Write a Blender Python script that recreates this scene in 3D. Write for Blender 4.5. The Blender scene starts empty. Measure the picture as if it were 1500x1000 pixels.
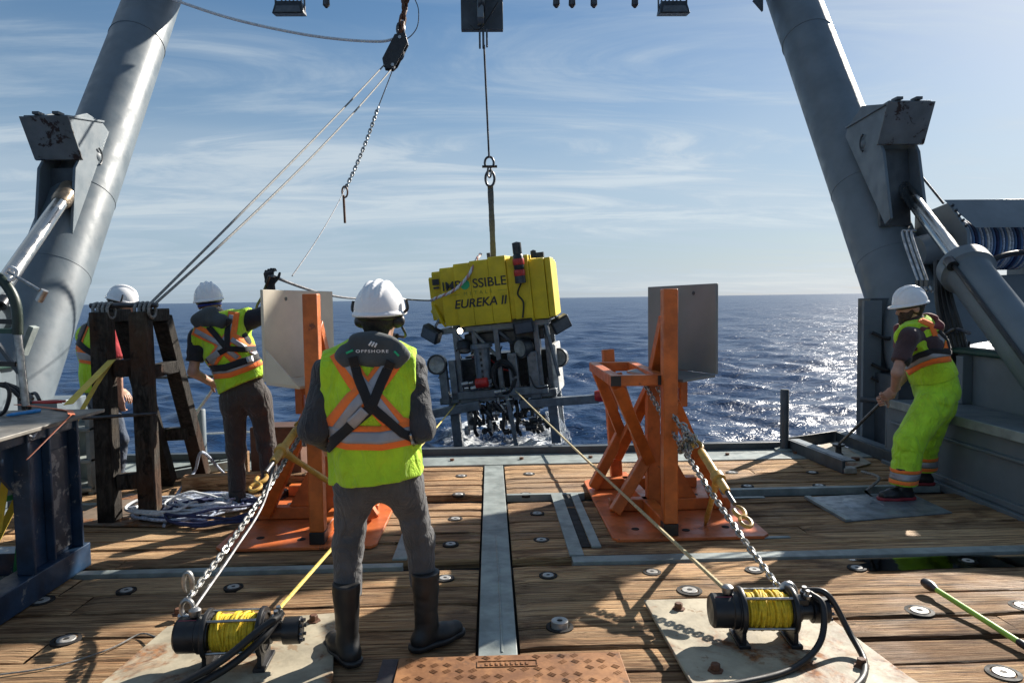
import bpy, bmesh, math, random
import numpy as np
from mathutils import Vector, Matrix
from mathutils.bvhtree import BVHTree
random.seed(7); rng = np.random.default_rng(7)
S = bpy.context.scene; COL = S.collection
R = math.radians
# ------------------------------------------------------------------ camera
F_PX = 1050.0; PSI = R(1.7); TH = R(3.43); RHO = 0.0143
CAM = np.array([0, 0, 1.68])
_f = np.array([math.sin(PSI)*math.cos(TH), math.cos(PSI)*math.cos(TH), -math.sin(TH)])
_r0 = np.array([math.cos(PSI), -math.sin(PSI), 0]); _u0 = np.cross(_r0, _f)
_r = math.cos(RHO)*_r0 - math.sin(RHO)*_u0; _u = math.cos(RHO)*_u0 + math.sin(RHO)*_r0
cam = bpy.data.objects.new('camera', bpy.data.cameras.new('camera')); COL.objects.link(cam)
cam.matrix_world = Matrix(((_r[0], _u[0], -_f[0], CAM[0]), (_r[1], _u[1], -_f[1], CAM[1]), (_r[2], _u[2], -_f[2], CAM[2]), (0, 0, 0, 1)))
cam.data.sensor_width = 36; cam.data.lens = F_PX/1500*36; cam.data.clip_start = 0.05; cam.data.clip_end = 20000
S.camera = cam
# ------------------------------------------------------------------ light
SUN_AZ, SUN_EL = R(46), R(30)            # azimuth from +Y towards +X
W = bpy.data.worlds.new('World'); S.world = W; W.use_nodes = True
def build_world():
    nt = W.node_tree; N = nt.nodes; L = nt.links; N.clear()
    out = N.new('ShaderNodeOutputWorld'); bg = N.new('ShaderNodeBackground'); bg.inputs['Strength'].default_value = 0.05
    sky = N.new('ShaderNodeTexSky'); sky.sky_type = 'NISHITA'; sky.sun_disc = False
    sky.sun_elevation = SUN_EL; sky.sun_rotation = SUN_AZ; sky.altitude = 0; sky.air_density = 1.0; sky.dust_density = 0.6; sky.ozone_density = 2.0
    tc = N.new('ShaderNodeTexCoord'); sep = N.new('ShaderNodeSeparateXYZ'); L.new(tc.outputs['Generated'], sep.inputs[0])
    zz = N.new('ShaderNodeMath'); zz.operation = 'MAXIMUM'; zz.inputs[1].default_value = 0.0; L.new(sep.outputs['Z'], zz.inputs[0])
    za = N.new('ShaderNodeMath'); za.operation = 'ADD'; za.inputs[1].default_value = 0.10; L.new(zz.outputs[0], za.inputs[0])
    dv = N.new('ShaderNodeVectorMath'); dv.operation = 'DIVIDE'; L.new(tc.outputs['Generated'], dv.inputs[0])
    cb = N.new('ShaderNodeCombineXYZ'); cb.inputs[2].default_value = 1e9
    L.new(za.outputs[0], cb.inputs[0]); L.new(za.outputs[0], cb.inputs[1]); L.new(cb.outputs[0], dv.inputs[1])
    def noise(scale, rot, loc, sc, detail, rough, dist):
        mp = N.new('ShaderNodeMapping'); mp.inputs['Rotation'].default_value = (0, 0, R(rot)); mp.inputs['Scale'].default_value = sc; mp.inputs['Location'].default_value = loc
        L.new(dv.outputs[0], mp.inputs[0]); n = N.new('ShaderNodeTexNoise'); n.inputs['Scale'].default_value = scale
        n.inputs['Detail'].default_value = detail; n.inputs['Roughness'].default_value = rough; n.inputs['Distortion'].default_value = dist
        L.new(mp.outputs[0], n.inputs['Vector']); return n.outputs['Fac']
    def ramp(fac, a, b, va, vb):
        m = N.new('ShaderNodeMapRange'); m.interpolation_type = 'SMOOTHSTEP'; m.inputs[1].default_value = a; m.inputs[2].default_value = b; m.inputs[3].default_value = va; m.inputs[4].default_value = vb
        L.new(fac, m.inputs[0]); return m.outputs[0]
    def math2(op, a, b):
        m = N.new('ShaderNodeMath'); m.operation = op
        for i, x in enumerate((a, b)):
            if isinstance(x, (int, float)): m.inputs[i].default_value = x
            else: L.new(x, m.inputs[i])
        return m.outputs[0]
    big = ramp(noise(0.36, -50, (3.1, 1.2, 0), (0.55, 1.0, 1), 4, .55, .6), .38, .62, 0, 1)
    wisp = ramp(noise(0.9, -52, (0.3, 7.2, 0), (0.55, 1.5, 1), 9, .64, 1.8), .40, .68, 0, 1)
    fine = ramp(noise(3.6, -58, (5.3, 2.2, 0), (0.40, 2.6, 1), 7, .6, .9), .42, .78, 0, 1)
    cl = math2('ADD', math2('MULTIPLY', big, .36), math2('MULTIPLY', math2('MULTIPLY', wisp, math2('ADD', big, .35)), .75))
    cl = math2('ADD', cl, math2('MULTIPLY', math2('MULTIPLY', fine, wisp), .22))
    cl = math2('MULTIPLY', cl, ramp(zz.outputs[0], .02, .22, .35, 1.0)); cl0 = cl
    haze = ramp(zz.outputs[0], 0.0, 0.42, .84, 0.20)
    cl = math2('MINIMUM', math2('ADD', math2('MULTIPLY', cl, .76), haze), .93)
    mix = N.new('ShaderNodeMix'); mix.data_type = 'RGBA'; L.new(cl, mix.inputs[0])
    tone = N.new('ShaderNodeHueSaturation'); tone.inputs['Saturation'].default_value = 1.45; tone.inputs['Value'].default_value = .80; L.new(sky.outputs[0], tone.inputs['Color']); L.new(tone.outputs[0], mix.inputs[6])
    # thin high cloud over the haze: a little brighter than the haze itself
    ccol = N.new('ShaderNodeMix'); ccol.data_type = 'RGBA'; L.new(math2('MINIMUM', math2('MULTIPLY', cl0, 1.25), 1.0), ccol.inputs[0]); ccol.inputs[6].default_value = (3.45, 4.9, 6.5, 1); ccol.inputs[7].default_value = (5.9, 6.9, 7.7, 1)
    hsv = N.new('ShaderNodeHueSaturation'); hsv.inputs['Saturation'].default_value = .35; hsv.inputs['Value'].default_value = .85; L.new(sky.outputs[0], hsv.inputs['Color'])
    mx2 = N.new('ShaderNodeMix'); mx2.data_type = 'RGBA'; mx2.inputs[0].default_value = .76; L.new(hsv.outputs[0], mx2.inputs[6]); L.new(ccol.outputs[2], mx2.inputs[7])
    L.new(mx2.outputs[2], mix.inputs[7]); L.new(mix.outputs[2], bg.inputs['Color']); L.new(bg.outputs[0], out.inputs['Surface'])
build_world()
sd = bpy.data.lights.new('sun', 'SUN'); sd.energy = 5.0; sd.angle = R(0.53); sd.color = (1.0, .93, .83)
sun = bpy.data.objects.new('sun', sd); COL.objects.link(sun)
SUNV = Vector((math.sin(SUN_AZ)*math.cos(SUN_EL), math.cos(SUN_AZ)*math.cos(SUN_EL), math.sin(SUN_EL)))
sun.rotation_euler = SUNV.to_track_quat('Z', 'Y').to_euler(); sun.location = SUNV*60
S.view_settings.view_transform = 'Standard'; S.view_settings.look = 'None'; S.view_settings.gamma = 1
S.view_settings.use_curve_mapping = False; S.view_settings.exposure = 1.08
S.cycles.max_bounces = 6; S.cycles.transparent_max_bounces = 8
# ------------------------------------------------------------------ measured spots: a point of the photo at a known height or distance
def _ray(px, py): return _f + _r*(px-750)/F_PX - _u*(py-500)/F_PX
def G(px, py, z=0.0):
    d = _ray(px, py); return Vector(CAM + d*((z-CAM[2])/d[2]))
def P(px, py, Y):
    d = _ray(px, py); return Vector(CAM + d*(Y/d[1]))
def PX(px, py, X):
    d = _ray(px, py); return Vector(CAM + d*(X/d[0]))
# ------------------------------------------------------------------ object helpers
def wm(o):
    return (wm(o.parent) @ o.matrix_parent_inverse @ o.matrix_basis) if o.parent else o.matrix_basis.copy()
def tag(o, label=None, cat=None, group=None, kind=None):
    if label: o['label'] = label
    if cat: o['category'] = cat
    if group: o['group'] = group
    if kind: o['kind'] = kind
    return o
def thing(name, label, cat, loc=(0, 0, 0), rot=None, group=None):
    o = bpy.data.objects.new(name, None); COL.objects.link(o); o.empty_display_size = .1
    m = Matrix.Translation(Vector(loc))
    if rot is not None: m = m @ rot
    o.matrix_basis = m
    return tag(o, label, cat, group)
def link(name, me, parent=None, local=False):
    o = bpy.data.objects.new(name, me); COL.objects.link(o)
    if parent:
        o.parent = parent
        if not local: o.matrix_parent_inverse = wm(parent).inverted()
    return o
def copy_tree(o, parent=None):
    c = o.copy(); COL.objects.link(c)
    if parent: c.parent = parent; c.matrix_parent_inverse = o.matrix_parent_inverse.copy()
    for ch in list(o.children): copy_tree(ch, c)
    return c
def V(*a): return Vector(a)
def frame(d, up=(0, 0, 1)):
    d = Vector(d).normalized(); up = Vector(up)
    if abs(d.dot(up.normalized())) > .995: up = Vector((0, 1, 0))
    x = d.cross(up).normalized(); y = x.cross(d).normalized(); return x, y, d
class MB:
    def __init__(s): s.v = []; s.f = []; s.m = []; s.mi = 0
    def add(s, vs, fs):
        o = len(s.v); s.v += [tuple(p) for p in vs]; s.f += [[o+i for i in f] for f in fs]; s.m += [s.mi]*len(fs); return s
    def box(s, c, sz, rot=None):
        c = Vector(c); q = [Vector((x*sz[0]/2, y*sz[1]/2, z*sz[2]/2)) for z in (-1, 1) for x, y in ((-1, -1), (1, -1), (1, 1), (-1, 1))]
        if rot is not None: q = [rot @ p for p in q]
        return s.add([c+p for p in q], [(3, 2, 1, 0), (4, 5, 6, 7), (0, 1, 5, 4), (1, 2, 6, 5), (2, 3, 7, 6), (3, 0, 4, 7)])
    def beam(s, a, b, w, h=None, up=(0, 0, 1)):
        a, b = Vector(a), Vector(b); h = h or w; x, y, d = frame(b-a, up)
        q = [p + x*i*w/2 + y*j*h/2 for p in (a, b) for i, j in ((-1, -1), (1, -1), (1, 1), (-1, 1))]
        return s.add(q, [(3, 2, 1, 0), (4, 5, 6, 7), (0, 1, 5, 4), (1, 2, 6, 5), (2, 3, 7, 6), (3, 0, 4, 7)])
    def cyl(s, a, b, r, r2=None, n=16, caps=True):
        a, b = Vector(a), Vector(b); r2 = r if r2 is None else r2; x, y, d = frame(b-a)
        vs = [p + (x*math.cos(t) + y*math.sin(t))*rr for p, rr in ((a, r), (b, r2)) for t in [2*math.pi*i/n for i in range(n)]]
        fs = [(i, (i+1) % n, n+(i+1) % n, n+i) for i in range(n)]
        if caps: fs += [tuple(range(n-1, -1, -1)), tuple(range(n, 2*n))]
        return s.add(vs, fs)
    def tube(s, pts, r, n=8, closed=False):
        pts = [Vector(p) for p in pts]; k = len(pts); rs = r if isinstance(r, (list, tuple)) else [r]*k
        vs = []; x = None
        for i, p in enumerate(pts):
            if closed: d = (pts[(i+1) % k]-pts[i-1])
            else: d = pts[min(i+1, k-1)]-pts[max(i-1, 0)]
            if d.length < 1e-9: d = Vector((0, 0, 1))
            d.normalize()
            if x is None: x = frame(d)[0]
            x = x - d*x.dot(d)
            if x.length < 1e-6: x = frame(d)[0]
            x.normalize(); y = d.cross(x)
            vs += [p + (x*math.cos(2*math.pi*j/n) + y*math.sin(2*math.pi*j/n))*rs[i] for j in range(n)]
        fs = []
        for i in range(k if closed else k-1):
            a, b = i*n, ((i+1) % k)*n
            fs += [(a+j, a+(j+1) % n, b+(j+1) % n, b+j) for j in range(n)]
        if not closed: fs += [tuple(range(n-1, -1, -1)), tuple(range((k-1)*n, k*n))]
        return s.add(vs, fs)
    def prism(s, poly, vec):
        poly = [Vector(p) for p in poly]; vec = Vector(vec); n = len(poly)
        return s.add(poly + [p+vec for p in poly], [tuple(range(n-1, -1, -1)), tuple(range(n, 2*n))] + [(i, (i+1) % n, n+(i+1) % n, n+i) for i in range(n)])
    def lathe(s, prof, a, axis, n=24):
        a = Vector(a); x, y, d = frame(axis); vs = []; fs = []
        for rr, t in prof: vs += [a + d*t + (x*math.cos(2*math.pi*j/n)+y*math.sin(2*math.pi*j/n))*max(rr, 1e-4) for j in range(n)]
        for i in range(len(prof)-1):
            fs += [(i*n+j, i*n+(j+1) % n, (i+1)*n+(j+1) % n, (i+1)*n+j) for j in range(n)]
        return s.add(vs, fs)
    def mesh(s, name, mats, smooth=40):
        me = bpy.data.meshes.new(name); me.from_pydata(s.v, [], s.f)
        for m in (mats if isinstance(mats, (list, tuple)) else [mats]): me.materials.append(m)
        if len(me.materials) > 1: me.polygons.foreach_set('material_index', s.m)
        bm = bmesh.new(); bm.from_mesh(me); bmesh.ops.recalc_face_normals(bm, faces=bm.faces); bm.to_mesh(me); bm.free()
        if smooth:
            me.polygons.foreach_set('use_smooth', [True]*len(me.polygons)); me.set_sharp_from_angle(angle=R(smooth))
        me.update(); return me
    def build(s, name, mats, parent=None, local=False, smooth=40, bevel=0, seg=2):
        o = link(name, s.mesh(name, mats, smooth), parent, local)
        if bevel:
            b = o.modifiers.new('bevel', 'BEVEL'); b.width = bevel; b.segments = seg; b.limit_method = 'ANGLE'; b.angle_limit = R(40)
        return o
def curve_pts(ctrl, n=12):
    """Catmull-Rom through the control points"""
    c = [Vector(p) for p in ctrl]; c = [c[0]*2-c[1]] + c + [c[-1]*2-c[-2]]; out = []
    for i in range(1, len(c)-2):
        for j in range(n):
            t = j/n; a, b, d, e = c[i-1], c[i], c[i+1], c[i+2]
            out.append(.5*((2*b) + (d-a)*t + (2*a-5*b+4*d-e)*t*t + (3*b-a-3*d+e)*t**3))
    out.append(c[-2]); return out
def sag(a, b, drop, n=20):
    a, b = Vector(a), Vector(b); return [a.lerp(b, i/n) - Vector((0, 0, drop*4*(i/n)*(1-i/n))) for i in range(n+1)]
# ------------------------------------------------------------------ materials
class NT:
    def __init__(s, name):
        s.m = bpy.data.materials.new(name); s.m.use_nodes = True; s.nt = s.m.node_tree; s.N = s.nt.nodes; s.L = s.nt.links
        s.bsdf = s.N['Principled BSDF']; s.tc = s.N.new('ShaderNodeTexCoord')
    def new(s, t, **kw):
        n = s.N.new(t)
        for k, v in kw.items(): setattr(n, k, v)
        return n
    def put(s, sock, v):
        if isinstance(v, bpy.types.NodeSocket): s.L.new(v, sock)
        else: sock.default_value = v
    def noise(s, scale, detail=5, rough=.6, dist=0, vec=None, sc=None, loc=None):
        n = s.new('ShaderNodeTexNoise'); n.inputs['Scale'].default_value = scale; n.inputs['Detail'].default_value = detail
        n.inputs['Roughness'].default_value = rough; n.inputs['Distortion'].default_value = dist
        v = vec or s.tc.outputs['Object']
        if sc or loc is not None:
            mp = s.new('ShaderNodeMapping'); s.L.new(v, mp.inputs[0])
            if sc: mp.inputs['Scale'].default_value = sc
            if loc is not None: s.put(mp.inputs['Location'], loc)
            v = mp.outputs[0]
        s.L.new(v, n.inputs['Vector']); return n.outputs['Fac']
    def ramp(s, fac, a, b, va=0.0, vb=1.0):
        m = s.new('ShaderNodeMapRange', interpolation_type='SMOOTHSTEP')
        s.put(m.inputs[0], fac)
        for i, x in zip((1, 2, 3, 4), (a, b, va, vb)): m.inputs[i].default_value = x
        return m.outputs[0]
    def mix(s, fac, a, b, mode='MIX'):
        m = s.new('ShaderNodeMix', data_type='RGBA', blend_type=mode); s.put(m.inputs[0], fac)
        for i, x in ((6, a), (7, b)): s.put(m.inputs[i], (*x, 1) if isinstance(x, tuple) and len(x) == 3 else x)
        return m.outputs[2]
    def math(s, op, a, b=0.0):
        m = s.new('ShaderNodeMath', operation=op); s.put(m.inputs[0], a); s.put(m.inputs[1], b); return m.outputs[0]
    def bump(s, h, strength=.3, dist=.01, prev=None):
        b = s.new('ShaderNodeBump'); b.inputs['Strength'].default_value = strength; b.inputs['Distance'].default_value = dist; s.L.new(h, b.inputs['Height'])
        if prev is not None: s.L.new(prev, b.inputs['Normal'])
        return b.outputs[0]
    def set(s, **kw):
        for k, v in kw.items():
            k = {'col': 'Base Color', 'rough': 'Roughness', 'metal': 'Metallic', 'nrm': 'Normal', 'spec': 'Specular IOR Level', 'ior': 'IOR', 'coat': 'Coat Weight', 'trans': 'Transmission Weight', 'sheen': 'Sheen Weight'}[k]
            s.put(s.bsdf.inputs[k], (*v, 1) if isinstance(v, tuple) and len(v) == 3 else v)
        return s.m
def M(name, col, rough=.5, metal=0.0, var=.25, scale=6, dark=None, bump=.15, bscale=60, bdist=.004, rust=None, spec=.5, wear=None):
    t = NT(name); n = t.noise(scale, 6, .62); dk = dark or tuple(c*(1-var) for c in col); lt = tuple(min(1, c*(1+var*.5)) for c in col)
    c = t.mix(t.ramp(n, .3, .7), dk, lt)
    rr = t.ramp(t.noise(scale*2.3, 4), .3, .7, max(.03, rough-.1), min(1, rough+.12))
    if wear:                       # (colour, amount): scuffed patches
        k = t.ramp(t.noise(scale*1.7, 8, .72, .3, loc=(3, 8, 1)), wear[1], wear[1]+.05); c = t.mix(k, c, wear[0])
    if rust:
        a = t.noise(scale*.55, 9, .7, .4, loc=(5, 1, 9)); k = t.ramp(a, rust, rust+.14)
        c = t.mix(k, c, t.mix(t.ramp(t.noise(30, 5), .35, .65), (.10, .035, .012), (.30, .12, .035))); rr = t.math('MAXIMUM', rr, t.math('MULTIPLY', k, .85))
    b = t.bump(t.noise(bscale, 4, .6), bump, bdist)
    return t.set(col=c, rough=rr, metal=metal, nrm=b, spec=spec)
grey = M('grey_ship_paint', (.125, .155, .178), .46, var=.16, scale=2.2, bump=.22, bscale=16, bdist=.004, rust=.86)
grey_lt = M('pale_green_grey_paint', (.25, .285, .275), .5, var=.35, scale=5, rust=.68, bump=.3)
grey_dk = M('dark_grey_paint', (.050, .062, .074), .45, var=.3, scale=4, rust=.8)
green_dk = M('dark_green_paint', (.02, .06, .045), .45, var=.3)
steel = M('bare_steel', (.42, .42, .42), .38, 1.0, var=.4, scale=18)
steel_dk = M('dark_steel', (.10, .10, .105), .42, .9, var=.4, scale=14)
chrome = M('polished_rod', (.55, .53, .50), .2, 1.0, var=.12, scale=3, bump=0)
galv = M('galvanised_chain', (.40, .40, .385), .40, .9, var=.45, scale=22, rust=.7)
black = M('black_paint', (.014, .014, .016), .42, var=.4)
rubber = M('black_rubber', (.013, .013, .014), .5, var=.4, bump=.1)
hole = M('recess_shade', (.012, .010, .009), .8, var=.4)  # black put in for the shade inside deck holes and slots
washer = M('galvanised_washer', (.42, .41, .39), .45, .35, var=.3, scale=25)
orange = M('orange_paint', (.56, .135, .024), .44, var=.32, scale=6, bump=.25, bscale=25, wear=((.20, .055, .022), .62))
orange_top = M('orange_base_paint', (.58, .145, .04), .40, var=.35, scale=4, bump=.25, wear=((.24, .07, .03), .59))
plate_m = M('bare_cream_plate', (.38, .335, .245), .6, var=.35, scale=5, rust=.49, bump=.35, bscale=35, wear=((.24, .17, .10), .60))
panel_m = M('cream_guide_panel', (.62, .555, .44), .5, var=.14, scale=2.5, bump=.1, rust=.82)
panel_shade = M('shaded_guide_panel', (.19, .20, .20), .5, var=.12, scale=2.5, bump=.1)  # guide panel's shade put into a darker, greyer base colour
blue_m = M('navy_blue_paint', (.016, .042, .088), .42, var=.5, scale=5, wear=((.17, .18, .185), .60))
ytable = M('worn_table_steel', (.20, .19, .17), .55, .3, var=.35, scale=7)
yellow = M('yellow_foam_paint', (.68, .50, .015), .55, var=.2, scale=3, bump=.06)
alu = M('grey_aluminium', (.16, .185, .21), .42, .6, var=.3, scale=9)
alu_dk = M('dark_anodised', (.05, .055, .06), .4, .6, var=.4, scale=12)
red_m = M('red_anodised', (.45, .02, .015), .35, var=.3)
lit_tan_rope = M('lit_tan_rope', (.62, .47, .10), .65, var=.3, scale=40, bump=.5, bscale=220)  # tan rope with sunlight put into its colour
yellow_rope = M('yellow_rope', (.72, .50, .02), .65, var=.3, scale=40, bump=.5, bscale=220)
tan_rope = M('tan_rope', (.52, .43, .24), .7, var=.35, scale=50, bump=.5, bscale=220)
white_rope = M('white_rope', (.66, .68, .70), .7, var=.25, scale=30, bump=.5, bscale=200)
blue_rope = M('navy_rope', (.02, .03, .10), .7, var=.4, scale=30, bump=.5, bscale=200)
bw_rope = M('blue_fleck_rope', (.42, .48, .60), .7, var=.5, scale=60, bump=.5, bscale=200)
grey_rope = M('grey_rope', (.22, .22, .21), .7, var=.5, scale=60, bump=.5, bscale=200)
yellow_bind = M('chipped_yellow_paint', (.50, .29, .06), .45, var=.35, scale=12, wear=((.10, .07, .05), .64))
white_pl = M('white_shell', (.78, .78, .79), .26, var=.06, scale=6, bump=.04, spec=.5)
glass_m = M('lamp_glass', (.10, .11, .12), .08, var=.2)
lensm = M('pale_lens', (.26, .26, .24), .12, var=.3, scale=12)
skin = M('skin', (.44, .25, .18), .55, var=.15, scale=20, bump=.15, bscale=150, bdist=.001)
hair = M('dark_hair', (.018, .013, .011), .7, var=.5, scale=60, bump=.5, bscale=200)
beard_m = M('brown_beard', (.065, .035, .022), .8, var=.5, scale=60, bump=.5, bscale=200)
def cloth(name, col, var=.2, scale=9, weave=500, rough=.85, sheen=.15, fold=.35):
    t = NT(name); c = t.mix(t.ramp(t.noise(scale, 6), .3, .7), tuple(x*(1-var) for x in col), tuple(min(1, x*(1+var*.4)) for x in col))
    h = t.noise(weave, 2); b = t.bump(h, .12, .001); b = t.bump(t.noise(9, 5, .55, 1.6, sc=(1.5, 1.5, .7)), fold, .035, b)
    return t.set(col=c, rough=rough, nrm=b, sheen=sheen)
hivis = cloth('hi_vis_fabric', (.46, .745, .02), .16, fold=.9)
hivis_or = cloth('orange_tape', (.95, .20, .03), .08)
hivis_si = M('silver_reflective_tape', (.33, .33, .35), .45, .25, var=.12, scale=14)
lime = cloth('lime_waterproof', (.46, .82, .02), .2, fold=1.0, rough=.6)
hoodie = cloth('charcoal_hoodie', (.036, .040, .048), .35, fold=.9)
navy_sh = cloth('dark_navy_shirt', (.012, .014, .022), .3)
maroon = cloth('maroon_shirt', (.055, .028, .032), .3)
red_sh = cloth('red_shirt', (.50, .03, .04), .2)
grey_tr = cloth('grey_trousers', (.085, .085, .088), .3, fold=1.0)
brown_tr = cloth('brown_trousers', (.055, .047, .044), .3, fold=1.0)
jeans = cloth('blue_jeans', (.045, .065, .105), .35, fold=.5)
web = cloth('black_webbing', (.010, .010, .012), .3, fold=.1)
collar_m = cloth('slate_collar', (.055, .068, .075), .25, fold=.2)
maroon_col = cloth('maroon_collar', (.16, .03, .035), .25, fold=.2)
glove_m = cloth('black_glove', (.016, .016, .018), .3)
print_w = M('white_print', (.75, .75, .75), .6, var=.05)
print_k = M('black_print', (.012, .014, .02), .5, var=.1)
print_g = M('green_print', (.02, .40, .16), .5, var=.1)
print_go = M('olive_print', (.30, .28, .02), .5, var=.1)
strap_y = cloth('yellow_strap', (.60, .42, .03), .2)
strap_o = cloth('orange_strap', (.62, .15, .05), .2)
strap_g = cloth('green_strap', (.02, .20, .06), .25)
pen_blue = M('blue_plastic', (.03, .25, .60), .35, var=.1)
stick_g = M('lime_stick', (.30, .52, .07), .4, var=.15)
def emit(name, col, st):
    t = NT(name); t.bsdf.inputs['Base Color'].default_value = (*col, 1); t.bsdf.inputs['Emission Color'].default_value = (*col, 1); t.bsdf.inputs['Emission Strength'].default_value = st; return t.m
lamp_on = emit('lit_lamp', (1, .9, .7), 12)
def wood(name, c0, c1, c2, along=(1.1, 9, 9), wet=0.0, crack=.5):
    t = NT(name); oi = t.new('ShaderNodeObjectInfo'); rnd = oi.outputs['Random']
    off = t.new('ShaderNodeCombineXYZ'); t.L.new(t.math('MULTIPLY', rnd, 37.0), off.inputs[0]); t.L.new(t.math('MULTIPLY', rnd, 91.0), off.inputs[1])
    ad = t.new('ShaderNodeVectorMath', operation='ADD'); t.L.new(t.tc.outputs['Object'], ad.inputs[0]); t.L.new(off.outputs[0], ad.inputs[1]); v = ad.outputs[0]
    g1 = t.noise(1.6, 9, .68, 1.1, v, along); g2 = t.noise(5.0, 6, .7, .5, v, (along[0]*.55, along[1]*1.3, along[2]*1.3)); blot = t.noise(1.7, 4, .6, .4, v, (1, 2, 2))
    g3 = t.noise(3.2, 8, .72, 1.6, v, (along[0]*.40, along[1]*1.5, along[2]*1.5), (9, 2, 5))
    c = t.mix(t.ramp(g1, .34, .64), c0, c1); c = t.mix(t.math('MULTIPLY', t.ramp(g2, .40, .68), .85), c, c2)
    c = t.mix(t.math('MULTIPLY', t.ramp(g3, .50, .62), .55), c, tuple(x*.36 for x in c0))
    c = t.mix(t.math('MULTIPLY', t.ramp(blot, .54, .68), .60), c, (c0[0]*.62, c0[1]*.46, c0[2]*.38))
    wo = t.tc.outputs['Object']; worn = t.ramp(t.noise(.55, 5, .6, .6, wo, (.7, 1.3, 1)), .46, .62); damp = t.ramp(t.noise(.8, 6, .62, .8, wo, (.8, 1.6, 1), (7, 3, 0)), .52, .62)
    if wet:
        c = t.mix(t.math('MULTIPLY', worn, .25), c, (.54, .42, .28)); c = t.mix(t.math('MULTIPLY', damp, .60), c, (.060, .027, .013))
    c = t.mix(1.0, c, t.mix(rnd, (.78, .73, .68), (1.36, 1.30, 1.20)), 'MULTIPLY')
    ck = t.ramp(t.noise(2.3, 7, .75, .7, v, (along[0]*.45, along[1]*2.2, along[2]*2.2), (4, 4, 4)), .57, .63)
    pit = t.ramp(t.noise(3.0, 5, .7, .8, v, (along[0]*1.6, along[1]*.75, along[2]*.75), (14, 3, 8)), .66, .72); ck = t.math('MAXIMUM', ck, pit)
    c = t.mix(t.math('MULTIPLY', ck, crack), c, (.010, .007, .005))
    rg = t.ramp(t.noise(.9, 4, .6, .2, t.tc.outputs['Object'], (1, 1.4, 1)), .48, .62, .88, .88-.40*wet)
    h = t.math('SUBTRACT', t.math('ADD', t.math('MULTIPLY', g1, .8), t.math('MULTIPLY', g2, .7)), t.math('MULTIPLY', ck, 1.2))
    return t.set(col=c, rough=rg, nrm=t.bump(h, .9, .022), spec=.28)
plank_m = wood('weathered_deck_timber', (.105, .052, .026), (.39, .225, .112), (.63, .45, .265), (.9, 12, 12), .7, .9)
dark_timber = wood('dark_creosote_timber', (.010, .009, .0085), (.028, .026, .024), (.055, .051, .047), (9, 9, 1.2), .3)
pale_timber = wood('pale_timber', (.20, .11, .055), (.36, .22, .12), (.45, .30, .18), (2, 9, 9))
def checker_mat():
    t = NT('rusty_tread_steel'); n = t.noise(5, 8, .7, .5)
    c = t.mix(t.ramp(n, .35, .68), (.16, .065, .022), (.36, .17, .065)); c = t.mix(t.ramp(t.noise(14, 7, .7), .56, .72), c, (.07, .035, .02))
    return t.set(col=c, rough=.6, metal=.15, nrm=t.bump(t.noise(60, 5), .4, .004))
tread_m = checker_mat()
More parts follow.
